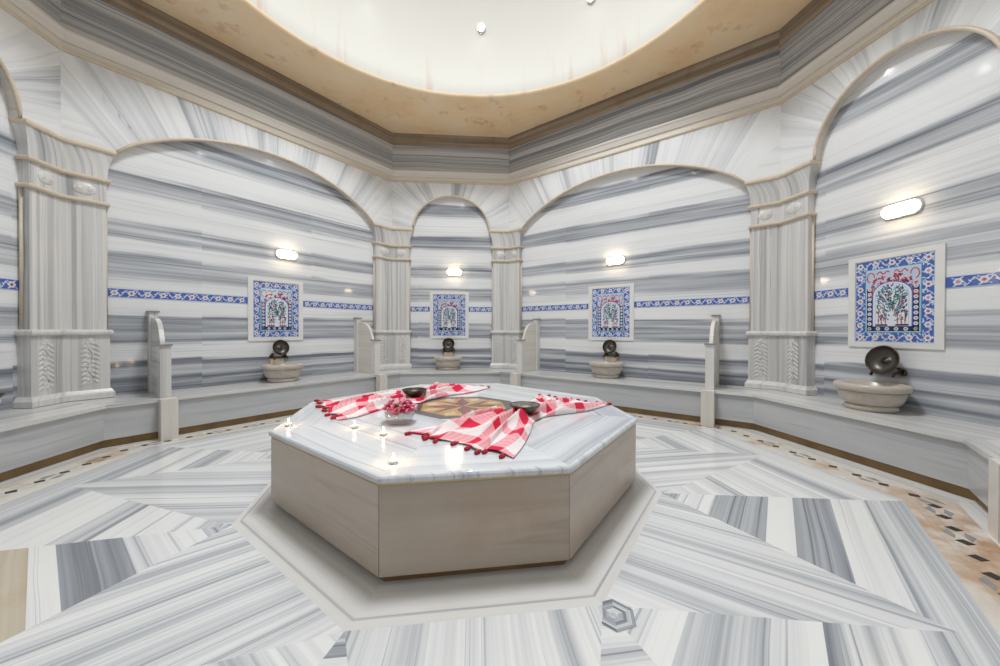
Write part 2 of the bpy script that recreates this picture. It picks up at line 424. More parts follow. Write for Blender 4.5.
# ------------------------------------------------------------------ walls, arches
def wall_uv(sd, off):
    w = W[sd]
    def f(c):
        s = (Vector((c[0], c[1])) - w.p0).dot(w.t)
        return (c[2], s + off)
    return f
for k, sd in enumerate(SIDES):
    w = W[sd]; mb = MB(wall_uv(sd, 11.3 * k + .4))
    if sd not in OPEN:
        z0, z1 = 0, ZC + .02
        mb.face([at(sd, 0, 0, z0), at(sd, w.L, 0, z0), at(sd, w.L, 0, z1), at(sd, 0, 0, z1)], 'wall')
        tag(mb.build('wall_' + sd), kind='structure'); continue
    s0, s1 = OPEN[sd]
    # recessed panel
    mb.face([at(sd, s0 - .15, REC, 0), at(sd, s1 + .15, REC, 0), at(sd, s1 + .15, REC, 3.75), at(sd, s0 - .15, REC, 3.75)], 'wall')
    # piers below the spring line (hidden behind the pilasters)
    for a, b in ((0, s0 - .068), (s1 + .068, w.L)):
        if a == 0: e = b; mb.face([at(sd, e, -.002, 0), at(sd, e, REC, 0), at(sd, e, REC, ZS), at(sd, e, -.002, ZS)], 'plain')
        else: e = a; mb.face([at(sd, e, REC, 0), at(sd, e, -.002, 0), at(sd, e, -.002, ZS), at(sd, e, REC, ZS)], 'plain')
        mb.face([at(sd, a, -.002, 0), at(sd, b, -.002, 0), at(sd, b, -.002, ZS), at(sd, a, -.002, ZS)], 'pil', uv=[(a, 0), (b, 0), (b, ZS), (a, ZS)])
    # fan of voussoir slabs
    cur = arch_curve(sd); n = len(cur) - 1; top = []
    h = (s1 - s0) / 2; cs = (s0 + s1) / 2
    R = (h * h + RISE[sd] ** 2) / (2 * RISE[sd]); zc = ZS + RISE[sd] - R if h > 1 else ZS - .12
    zt = ZE + .04
    def hit(p):
        dx, dz = p[0] - cs, p[1] - zc
        q = (zt - zc) / dz if dz > 1e-6 else 1e9
        q2 = ((w.L - cs) / dx if dx > 0 else (0 - cs) / dx) if abs(dx) > 1e-6 else 1e9
        q = min(q, q2) if dz > 0 else q2
        return (cs + dx * q, zc + dz * q)
    top = [hit(p) for p in cur]
    arc = [0]
    for i in range(n): arc.append(arc[-1] + math.hypot(cur[i + 1][0] - cur[i][0], cur[i + 1][1] - cur[i][1]))
    nv = 12 if h > 1 else 6
    for i in range(n):
        a, b = cur[i], cur[i + 1]; ta, tb = top[i], top[i + 1]
        sl = int((arc[i] + arc[i + 1]) / 2 / arc[-1] * nv)
        so = 20 * k + sl * 3.7
        f = [.03, .10, -.02, .14, .0, .07, .02, .12, -.03, .05, .1, 0][sl % 12]
        P = [at(sd, a[0], 0, a[1]), at(sd, b[0], 0, b[1]), at(sd, tb[0], 0, tb[1]), at(sd, ta[0], 0, ta[1])]
        U = [(arc[i] + so, 0), (arc[i + 1] + so, 0), (arc[i + 1] * 1.0 + so, .8), (arc[i] + so, .8)]
        if abs(ta[0] - tb[0]) > 1e-4 and abs(ta[1] - tb[1]) > 1e-4:   # the fan turns a corner here
            cx = w.L if ta[0] > cs else 0
            P = P[:3] + [at(sd, cx, 0, zt)] + P[3:]; U = U[:3] + [U[3]] + U[3:]
        mb.face(P, 'fan', U, tone=.5 + f)
        mb.face([at(sd, a[0], 0, a[1]), at(sd, a[0], REC, a[1]), at(sd, b[0], REC, b[1]), at(sd, b[0], 0, b[1])], 'cream')
    # below the first and last rays, down to the spring line
    for e, tp, p in ((0, top[0], cur[0]), (w.L, top[-1], cur[-1])):
        if tp[1] > ZS - .2:
            q = [at(sd, p[0], 0, p[1]), at(sd, e, 0, tp[1]), at(sd, e, 0, ZS - .025), at(sd, p[0], 0, ZS - .025)]
            if e: q = [q[3], q[2], q[1], q[0]]
            mb.face(q, 'fan', [(p[0] + k * 9, x) for x in (0, .3, .3, 0)] if False else [(c[2] + 9 * k, 0.3 * j) for j, c in enumerate(q)])
    ob = tag(mb.build('wall_' + sd, weld=False), kind='structure')
    # beige moulding along the arch
    b2 = MB(); b2.tube([at(sd, a, .004, z) for a, z in cur], .017, 'bead')
    b2.build('arch_moulding', ob)

# cornice, frieze, ceiling ring and dome
def ring_sweep(mb, prof, m, idx=range(8), tone=.5, v0=0.):
    run = 0
    for a in range(len(prof) - 1):
        (d0, z0), (d1, z1) = prof[a], prof[a + 1]
        ln = math.hypot(d1 - d0, z1 - z0)
        mm = m[a] if isinstance(m, list) else m
        for i in idx:
            j = (i + 1) % 8
            p, q, r, t = inset(i, d0), inset(j, d0), inset(j, d1), inset(i, d1)
            L = (q - p).length
            mb.face([(p.x, p.y, z0), (q.x, q.y, z0), (r.x, r.y, z1), (t.x, t.y, z1)], mm,
                    [(run + v0, i * 7.7), (run + v0, i * 7.7 + L), (run + ln + v0, i * 7.7 + L), (run + ln + v0, i * 7.7)], tone=tone)
        run += ln
mb = MB()
ring_sweep(mb, [(0, 3.775), (.018, 3.78), (.022, 3.795), (.018, 3.81), (.012, 3.812), (.012, 3.865), (.03, 3.87), (.036, 3.89), (.045, 3.93), (.06, 3.95), (.06, 3.972), (.0, 3.978)],
           ['bead', 'bead', 'bead', 'cream', 'cream', 'bead', 'cream', 'cream', 'cream', 'cream', 'cream'])
tag(mb.build('trim_1'), kind='structure')
mb = MB()
ring_sweep(mb, [(.0, 3.97), (.0, 4.20), (.015, 4.205), (.015, 4.26), (.03, 4.265), (.03, 4.40), (.05, 4.41), (.05, 4.63)], ['frieze'] * 6 + ['damp'], v0=2.3)
b3 = tag(mb.build('trim_2'), kind='structure')
mb = MB()
CX, CY, RD = .07, -.02, 2.69
NA = 96; rows = [[], [], [], []]
def poly_hit(a):
    d = Vector((math.cos(a), math.sin(a))); best = 1e9
    for i in range(8):
        p, q = inset(i, .03), inset((i + 1) % 8, .03); e = q - p
        den = d.x * e.y - d.y * e.x
        if abs(den) < 1e-9: continue
        f = p - Vector((CX, CY)); t = (f.x * e.y - f.y * e.x) / den; u = (f.x * d.y - f.y * d.x) / den
        if t > 0 and -1e-6 <= u <= 1 + 1e-6: best = min(best, t)
    return best
angs = sorted(set([k / NA * 2 * PI for k in range(NA)] + [math.atan2(inset(i, .03).y - CY, inset(i, .03).x - CX) % (2 * PI) for i in range(8)]))
for a in angs:
    d = (math.cos(a), math.sin(a)); r = poly_hit(a)
    rows[0].append((CX + d[0] * r, CY + d[1] * r, ZC)); rows[1].append((CX + d[0] * (RD + .05), CY + d[1] * (RD + .05), ZC))
    rows[2].append((CX + d[0] * (RD + .012), CY + d[1] * (RD + .012), ZC + .012)); rows[3].append((CX + d[0] * RD, CY + d[1] * RD, ZC + .05))
mb.grid([list(reversed(r)) for r in rows], 'plaster', close=True)
dr = []
for k in range(25):
    t = k / 24 * PI / 2
    dr.append([(CX + RD * max(.004, math.cos(t)) * math.cos(a), CY + RD * max(.004, math.cos(t)) * math.sin(a), ZC + .05 + RD * math.sin(t)) for a in reversed(angs)])
mb.grid(dr, 'dome', close=True)
tag(mb.build('ceiling'), kind='structure')

# downlights set in the dome
zl = 5.57
def downlight(a, label):
    t = math.asin((zl - ZC - .05) / RD); r = RD * math.cos(t) - .012
    n = Vector((-math.cos(t) * math.cos(a), -math.cos(t) * math.sin(a), -math.sin(t)))
    loc = Vector((CX + r * math.cos(a), CY + r * math.sin(a), zl - .01))
    o = thing('ceiling_light', label, 'ceiling light', loc, 0, 'downlights round the dome')
    o.rotation_euler = n.to_track_quat('Z', 'Y').to_euler()
    mb = MB(); mb.lathe([(.062, -.012), (.062, .008), (.055, .014), (.046, .012), (.046, .004)], 'lamp_base', 20, cap=False); r_ = mb.build('rim'); r_.parent = o
    mb = MB(); mb.lathe([(.046, .004), (.03, .009), (.002, .011)], 'spot_lens', 16, cap=False); l_ = mb.build('lens'); l_.parent = o
    return o, loc, n
for i, a in enumerate([math.atan2(2.50, .33) - k * (math.atan2(2.50, .33) - math.atan2(1.88, 1.79)) for k in range(-1, 9)]):
    a0 = a
    if i > 8: continue
    if i in (1, 2):
        o, loc, n = downlight(a, 'small round downlight high in the white dome, ' + ('the fully visible one' if i == 1 else 'cut by the top edge of the photo'))
    else:
        t = math.asin((zl - ZC - .05) / RD); r = RD * math.cos(t)
        n = Vector((-math.cos(t) * math.cos(a), -math.cos(t) * math.sin(a), -math.sin(t))); loc = Vector((CX + r * math.cos(a), CY + r * math.sin(a), zl))
    ld = bpy.data.lights.new('downlight_beam', 'SPOT'); ld.energy = 2; ld.color = (.93, .97, 1.0); ld.shadow_soft_size = .06; ld.spot_size = math.radians(180); ld.spot_blend = 1.0
    lo = bpy.data.objects.new('downlight_beam', ld); C.objects.link(lo); lo.location = loc + n * .06
    lo.rotation_euler = (lo.location - Vector((0, 0, 1.6))).to_track_quat('Z', 'Y').to_euler()

# added fill light under the dome crown, standing in for an unseen source
ad = bpy.data.lights.new('dome_fill_light', 'AREA'); ad.shape = 'DISK'; ad.size = 1.3; ad.energy = 190; ad.spread = math.radians(148); ad.color = (.92, .96, 1.0)
ao = bpy.data.objects.new('dome_fill_light', ad); C.objects.link(ao); ao.location = (CX, CY, ZC + .05 + RD - .12)

# ------------------------------------------------------------------ floor
PLAT = [(-1.15, -.50), (-1.24, .42), (-.38, 1.38), (.50, 1.38), (1.31, .36), (1.27, -.45), (.50, -1.29), (-.35, -1.31)]   # same order as the corners
RING = [(-1.27, -.70), (-1.42, .52), (-.45, 1.62), (.58, 1.62), (1.50, .45), (1.38, -.60), (.56, -1.52), (-.43, -1.53)]
OUT = [(-2.70, -.87), (-2.70, .87), (-.87, 2.70), (.87, 2.70), (2.72, .87), (2.72, -.87), (.87, -2.74), (-.87, -2.74)]
P3 = lambda p, z=0.: (p[0], p[1], z)
lerp = lambda a, b, t: (a[0] + (b[0] - a[0]) * t, a[1] + (b[1] - a[1]) * t)
mb = MB()
seed = [0.]
def slab(pts, axis, m='floor', tone=.5, z=0.):
    """a floor slab whose stripes run along axis"""
    a = Vector(axis).normalized(); c = Vector((-a.y, a.x)); seed[0] += 4.37
    # make it face upward
    ar = sum(pts[i][0] * pts[(i + 1) % len(pts)][1] - pts[(i + 1) % len(pts)][0] * pts[i][1] for i in range(len(pts)))
    if ar < 0: pts = list(reversed(pts))
    mb.face([P3(p, z) for p in pts], m, [(Vector(p).dot(c) + seed[0], Vector(p).dot(a)) for p in pts], tone=tone)
TIERS = [[(0, .09, .66), (.09, .26, .45), (.26, .50, .62), (.50, .61, .45), (.61, .78, .70), (.78, .92, .42), (.92, 1, .54)],
         [(0, .16, .44), (.16, .40, .5), (.40, .56, .42), (.56, .8, .46), (.8, 1, .50)],
         [(0, .12, .56), (.12, .45, .42), (.45, .58, .56), (.58, .84, .44), (.84, 1, .56)],
         [(0, .10, .56), (.10, .35, .46), (.35, .545, .70), (.545, .62, .44), (.62, .80, -1), (.80, 1, .5)],
         [(0, .09, .60), (.09, .26, .43), (.26, .50, .62), (.50, .64, .45), (.64, .68, .70), (.68, 1, .48)]]
for i in range(8):
    j = (i + 1) % 8; h = (i - 1) % 8
    apex = lerp(OUT[i], OUT[j], .5); base0, base1 = RING[i], RING[j]
    mid = lerp(base0, base1, .5)
    slab([base0, base1, apex], (apex[0] - mid[0], apex[1] - mid[1]), tone=.50)
    # kite at vertex i, halves next to point i and point h
    apexh = lerp(OUT[h], OUT[i], .5)
    for ap, tk in ((apex, {6: 1, 7: 1, 0: 2, 1: 1, 5: 0, 2: 2, 3: 1, 4: 2}[i]), (apexh, {0: 3, 6: 4, 5: 1, 7: 0, 1: 2, 2: 1, 3: 2, 4: 1}[i])):
        for t0, t1, tn in TIERS[tk]:
            R = RING[i]; tn2 = tn + rnd.uniform(-.03, .03)
            q = [lerp(R, ap, t1), lerp(R, OUT[i], t1)]
            q += [lerp(R, OUT[i], t0), lerp(R, ap, t0)] if t0 > 0 else [R]
            slab(q, (OUT[i][0] - ap[0], OUT[i][1] - ap[1]), 'floor' if tn >= 0 else 'floor_brown', tone=tn2 if tn >= 0 else .5)
    # frame round the platform
    po = lambda k, f: lerp(PLAT[k], RING[k], f)
    ax = (base1[0] - base0[0], base1[1] - base0[1])
    slab([po(i, -.3), po(j, -.3), po(j, .74), po(i, .74)], ax, 'floor_ring', .5)
    slab([po(i, .74), po(j, .74), po(j, .80), po(i, .80)], ax, 'floor_ring', .80)
    slab([po(i, .80), po(j, .80), RING[j], RING[i]], ax, 'floor_ring', .40)
    # border strips up to the benches
    IN = [inset(q, .47) for q in range(8)]; Bq = lambda k, f: lerp(OUT[k], IN[k], f)
    ax = (OUT[j][0] - OUT[i][0], OUT[j][1] - OUT[i][1])
    slab([OUT[i], OUT[j], Bq(j, .24), Bq(i, .24)], ax, 'floor', .50)
    slab([Bq(i, .24), Bq(j, .24), Bq(j, .74), Bq(i, .74)], ax, 'mosaic_ground', .5)
    slab([Bq(i, .74), Bq(j, .74), IN[j], IN[i]], ax, 'floor', .42)
    p, q = Vector(Bq(i, .5)), Vector(Bq(j, .5)); L = (q - p).length; t = (q - p) / L; nn = Vector((t.y, -t.x)); cnt = int(L / .165)
    for m_ in range(cnt):
        c = p + t * (L * (m_ + .5) / cnt)
        a = .036
        slab([c + t * a, c + nn * a, c - t * a, c - nn * a], t, 'mosaic_dark', z=.0012)
        c2 = c + t * (L / cnt / 2)
        for sg in (1, -1):
            slab([c2 - t * .062 + nn * .03 * sg, c2 - t * .01 + nn * .062 * sg, c2 + t * .062 + nn * .03 * sg, c2 + t * .01 + nn * .016 * sg], t,
                 'mosaic_grey' if (m_ * 3 + i) % 5 < 2 else 'mosaic_ground', tone=.62, z=.0008)
# small nested hexagon set beside the front frame
hc = Vector((.585, -1.575)); hv = [hc + Vector((math.cos(PI / 3 * k + .2), math.sin(PI / 3 * k + .2))) for k in range(6)]
for k in range(6):
    a, b = hv[k] - hc, hv[(k + 1) % 6] - hc
    for r0, r1, tn in ((.085, .070, .80), (.070, .05, .60), (.05, .036, .74), (.036, .0, .58)):
        pts = [hc + a * r0, hc + b * r0, hc + b * r1, hc + a * r1] if r1 > 0 else [hc + a * r0, hc + b * r0, hc]
        e0, e1 = Vector(RING[6]), Vector((0, -2.74)); en = Vector((-(e1 - e0).y, (e1 - e0).x)).normalized(); cl = []
        for q in range(len(pts)):
            P, Q = pts[q], pts[(q + 1) % len(pts)]; dp, dq = (P - e0).dot(en), (Q - e0).dot(en)
            if dp >= 0: cl.append(P)
            if dp * dq < 0: cl.append(P + (Q - P) * (dp / (dp - dq)))
        if len(cl) > 2: slab(cl, b - a, 'floor', tn, z=.001)
# ground under the benches
IN2 = [inset(q, -.3) for q in range(8)]; IN = [inset(q, .47) for q in range(8)]
for i in range(8):
    j = (i + 1) % 8
    slab([IN[i], IN[j], IN2[j], IN2[i]], (1, 0), 'plinth')
tag(mb.build('floor', weld=False), kind='structure')

# ------------------------------------------------------------------ benches
def ccw(pts):
    ar = sum(pts[i][0] * pts[(i + 1) % len(pts)][1] - pts[(i + 1) % len(pts)][0] * pts[i][1] for i in range(len(pts)))
    return pts if ar > 0 else list(reversed(pts))
def bench(sd, label):
    i = W[sd].i; j = (i + 1) % 8; w = W[sd]
    o = thing('marble_bench', label, 'bench', at(sd, w.L / 2, .3, 0), 0, 'marble benches round the room')
    uvf = lambda c: (lambda v: (v.dot(w.n) + c[2] + i * 3.3, v.dot(w.t)))(Vector((c[0], c[1])))
    def quad(d0, d1):
        r = [inset(i, d0), inset(j, d0), inset(j, d1), inset(i, d1)]
        return ccw([(p.x, p.y) for p in r])
    e = .0015
    mb = MB(uvf); mb.prism(quad(-.07 + e, .565), .375, ZB - .004, 'bench_top')
    rr = [inset(i, .55), inset(j, .55)]
    mb.build('seat_slab', o)
    mb = MB(uvf)
    mb.prism(quad(.505, .54), .078, .375, 'bench_front'); mb.build('front_panel', o)
    mb = MB(uvf); mb.prism(quad(.40, .50), .0, .365, 'plinth'); mb.build('plinth', o)
bench('west', 'grey marble bench at far left edge, in front of the leftmost arch')
bench('north_west', 'long marble bench under the wide left arch, carrying a basin and two end partitions')
bench('north', 'short marble bench at the back, under the narrow central arch')
bench('north_east', 'long marble bench right of centre, under the wide right arch, behind the platform')
bench('east', 'grey marble bench at right with the large round basin on it')
bench('south_east', 'marble bench at the right edge of the photo, ending at the cream pier')

# ------------------------------------------------------------------ pilasters
def pil_path(sa, sb, es, ed, notch=0, back=REC):
    """plan path round a corner: edges es beyond the arch openings, ed proud of the wall"""
    s1 = OPEN[sa][1]; s0 = OPEN[sb][0]; wa = W[sa]; i = W[sb].i
    c = inset(i, ed)
    a1 = at(sa, s1 - es, ed); b0 = at(sb, s0 + es, ed)
    L = [at(sa, s1 - es, back), a1]
    def notches(p, q, tn):
        out = []; p, q = Vector(p[:2]), Vector(q[:2]); t = (q - p); ln = t.length; t /= ln
        nn = W[tn].n
        for k in range(notch):
            f = (k + .7) / (notch + .4) * ln; hw = .018
            for df, dd in ((-hw, 0), (-hw * .55, -.03), (hw * .55, -.03), (hw, 0)):
                x = p + t * (f + df) + nn * dd; out.append((x.x, x.y, 0))
        return out
    if notch: L += notches(a1, (c.x, c.y), sa)
    L.append((c.x, c.y, 0))
    if notch: L += notches((c.x, c.y), b0, sb)
    L += [b0, at(sb, s0 + es, back)]
    return L
def sweep_pil(mb, sa, sb, prof, m, notch=0, smooth=False, sd0=0.):
    """prof: (es, ed, z)"""
    rows = []; uvs = []
    for es, ed, z in prof:
        p = pil_path(sa, sb, es, ed, notch); rows.append([(q[0], q[1], z) for q in p]); r = 0; u = [(sd0, z)]
        for k in range(1, len(p)):
            r += math.hypot(p[k][0] - p[k - 1][0], p[k][1] - p[k - 1][1]); u.append((r + sd0, z))
        uvs.append(u)
    if isinstance(m, list):
        for a in range(len(rows) - 1): mb.grid(rows[a:a + 2], m[a], uvs[a:a + 2], smooth)
    else: mb.grid(rows, m, uvs, smooth)
    for r_, mm, rev in ((rows[0], m[0] if isinstance(m, list) else m, True), (rows[-1], m[-1] if isinstance(m, list) else m, False)):
        cb = inset(W[sb].i, REC); cb = (cb.x, cb.y, r_[0][2])
        mb.face([cb] + (list(reversed(r_)) if not rev else r_), mm)
def bead_prof(z0, z1, es, ed, n=5):
    out = [(es - .02, ed - .02, z0)]
    for k in range(n + 1):
        a = -PI / 2 + PI * k / n
        out.append((es + .016 * math.cos(a), ed + .016 * math.cos(a), (z0 + z1) / 2 + (z1 - z0) / 2 * math.sin(a)))
    return out + [(es - .02, ed - .02, z1)]
def pilaster(sa, sb, label, sdv):
    c = inset(W[sb].i, .02)
    o = thing('corner_pilaster', label, 'pilaster', (c.x, c.y, ZB), 0, 'fluted corner pilasters')
    nt = 4
    mb = MB(); sweep_pil(mb, sa, sb, [(-.012, .07, ZB), (-.012, .07, .462), (-.022, .058, .475), (-.035, .042, .50)], 'plain', sd0=sdv); mb.build('base_moulding', o, weld=False)
    mb = MB(); sweep_pil(mb, sa, sb, [(-.045, .03, .50), (-.045, .03, 1.045)], 'pil', sd0=sdv + 1.7)
    pd = mb.build('pedestal', o, weld=False)
    # carved relief on both faces of the pedestal
    for sd, e0, e1 in ((sa, OPEN[sa][1], W[sa].L), (sb, 0, OPEN[sb][0])):
        mb = MB(); w = W[sd]; sc_ = (e0 + e1) / 2
        def blob(s, z, rs, rz, rot=0.):
            b = MB(); b.ball((0, 0, 0), rs, .008, rz, 'plain', 8, 4)
            mt = Matrix.Translation(at(sd, s, .031, z)) @ Matrix.Rotation(w.rz, 4, 'Z') @ Matrix.Rotation(rot, 4, 'Y')
            for f in b.f: mb.face([tuple(mt @ Vector(b.v[q])) for q in f], 'plain', smooth=True)
        mb.tube([at(sd, sc_ + .02 * math.sin(q * 1.1), .033, .56 + q * .04) for q in range(11)], .008, 'plain', 6)
        for q in range(9):
            z = .575 + q * .046
            for sg in (-1, 1):
                blob(sc_ + sg * .040, z + .01 * sg, .034, .013, sg * .7)
                blob(sc_ + sg * .018, z + .025, .016, .016)
        blob(sc_, .99, .02, .03)
        mb.build('carved_vine', pd, weld=False)
    mb = MB(); sweep_pil(mb, sa, sb, bead_prof(1.045, 1.10, -.036, .046), 'plain', sd0=sdv); mb.build('pedestal_cap', o, weld=False)
    mb = MB(); sweep_pil(mb, sa, sb, [(-.065, .0, 1.10), (-.065, .0, 2.365)], 'pil', nt, sd0=sdv); mb.build('fluted_shaft', o, weld=False)
    for sd, e in ((sa, OPEN[sa][1] + .062), (sb, OPEN[sb][0] - .062)):
        mb = MB(); mb.tube([at(sd, e, -.06, 1.10), at(sd, e, -.06, 2.365)], .013, 'bead', 8); mb.build('edge_bead', o)
    mb = MB(); sweep_pil(mb, sa, sb, bead_prof(2.36, 2.40, -.05, .016), 'bead'); mb.build('lower_bead', o, weld=False)
    mb = MB(); sweep_pil(mb, sa, sb, [(-.06, .006, 2.40), (-.06, .006, 2.60)], 'pil', sd0=sdv + 4); nk = mb.build('necking', o, weld=False)
    for sd, e0, e1 in ((sa, OPEN[sa][1] + .06, W[sa].L), (sb, 0, OPEN[sb][0] - .06)):
        w = W[sd]; sc_ = (e0 + e1) / 2; hw = (e1 - e0) / 2 - .05
        for nm, rs, rz, yy in (('oval_relief', hw * .8, .062, .012),):
            mb = MB(); mb.ball((0, 0, 0), rs, .014, rz, 'plain', 20, 6)
            for sg in (-1, 1):
                mb.ball((sg * rs * .42, -.004, 0), rs * .34, .013, rz * .5, 'plain', 14, 5)
            mt = Matrix.Translation(Vector(at(sd, sc_, .006, 2.5)) - o.location) @ Matrix.Rotation(w.rz, 4, 'Z')
            mb.build(nm, nk, xf=mt)
    mb = MB(); sweep_pil(mb, sa, sb, bead_prof(2.60, 2.64, -.045, .022), 'bead'); mb.build('middle_bead', o, weld=False)
    cap = [(-.055, .006, 2.64)] + [(-.055 + .05 * t ** 2.2, .006 + .03 * t ** 2.2, 2.64 + .255 * t) for t in (.2, .4, .6, .8, 1)]
    mb = MB(); sweep_pil(mb, sa, sb, cap, 'pil', sd0=sdv + 6); mb.build('capital', o, weld=False)
    mb = MB(); sweep_pil(mb, sa, sb, bead_prof(2.895, 2.945, -.008, .04), 'bead'); mb.build('top_bead', o, weld=False)
pilaster('west', 'north_west', 'large fluted marble pilaster at far left, between the leftmost bench and wide left arch', 3.3)
pilaster('north_west', 'north', 'fluted pilaster left of the narrow central arch at the back', 8.1)
pilaster('north', 'north_east', 'fluted pilaster right of the narrow central arch at the back', 12.6)
pilaster('north_east', 'east', 'large fluted marble pilaster at right, left of the round basin and big tile panel', 17.9)

# ------------------------------------------------------------------ tile border band
def flower(mb, x, z, r, y, mid='t_red'):
    for k in range(6):
        a = k / 6 * 2 * PI
        mb.disc(x + .55 * r * math.cos(a), z + .55 * r * math.sin(a), r * .45, y, 't_white', 6)
    mb.disc(x, z, r * .55, y - .0003, 't_ice', 8); mb.disc(x, z, r * .38, y - .0006, mid, 8)
def arcline(mb, pts, wd, y, m):
    for i in range(len(pts) - 1):
        a, b = Vector(pts[i]), Vector(pts[i + 1]); t = (b - a)
        if t.length < 1e-6: continue
        t.normalize(); n = Vector((-t.y, t.x)) * wd / 2; e = t * wd * .2
        mb.flat([a - n - e, b - n + e, b + n + e, a + n - e], y, m)
def scroll(mb, x0, x1, z, h, y, flip, vertical=False):
    """leafy curl between two flowers"""
    n = 7; P = []
    for k in range(n + 1):
        t = k / n; P.append((x0 + (x1 - x0) * t, z + h * math.sin(t * 2 * PI) * (1 if flip else -1)))
    if vertical: P = [(q[1], q[0]) for q in P]
    arcline(mb, P, .006, y, 't_white')
    for t, sg in ((.25, 1), (.55, -1), (.78, 1)):
        k = int(t * n); q = P[k]
        s_ = sg * (1 if flip else -1)
        dx, dz = (0, .5 * h * s_) if not vertical else (.5 * h * s_, 0)
        mb.disc(q[0] + dx, q[1] + dz, .005, y - .0003, 't_ice' if sg > 0 else 't_white', 6, .013, (.6 if not vertical else 2.2) * sg)
PANEL_S = {'north_west': diag('north_west', .065), 'north': diag('north', -.07), 'north_east': diag('north_east', -.052), 'east': diag('east', .08), 'west': diag('west', .0)}
def border(sd, spans):
    w = W[sd]; wz = 1.492
    mb = MB()
    for a, b in spans:
        mb.box(a, b, -.004, .002, -.047, .047, 't_blue')
        for z in (-.0445, .0445): mb.flat([(a, z - .0025), (b, z - .0025), (b, z + .0025), (a, z + .0025)], -.0046, 't_ice')
        n = max(1, round((b - a) / .125)); st = (b - a) / n
        for k in range(n):
            x = a + st * (k + .5)
            flower(mb, x, 0, .031, -.0050, 't_red' if k % 2 else 't_pink')
            scroll(mb, x + .03, x + st - .03, 0, .026, -.0050, k % 2) if k < n - 1 else None
            mb.disc(x + .02, .03, .005, -.0052, 't_white', 6, .014, .5); mb.disc(x - .02, -.03, .005, -.0052, 't_white', 6, .014, .5)
            mb.disc(x - .03, .028, .005, -.0052, 't_ice', 6, .012, -.6); mb.disc(x + .034, -.027, .005, -.0052, 't_ice', 6, .012, -.6)
    xf = Matrix.Translation(at(sd, 0, REC, wz)) @ Matrix.Rotation(w.rz, 4, 'Z')
    return mb.build('trim_%d' % (3 + W[sd].i), weld=False, xf=xf)
for sd in ('west', 'north_west', 'north', 'north_east', 'east'):
    c = PANEL_S[sd]; s0, s1 = OPEN[sd]
    o = border(sd, [(s0 - .064, c - .358), (c + .358, s1 + .064)])
    tag(o, kind='structure')

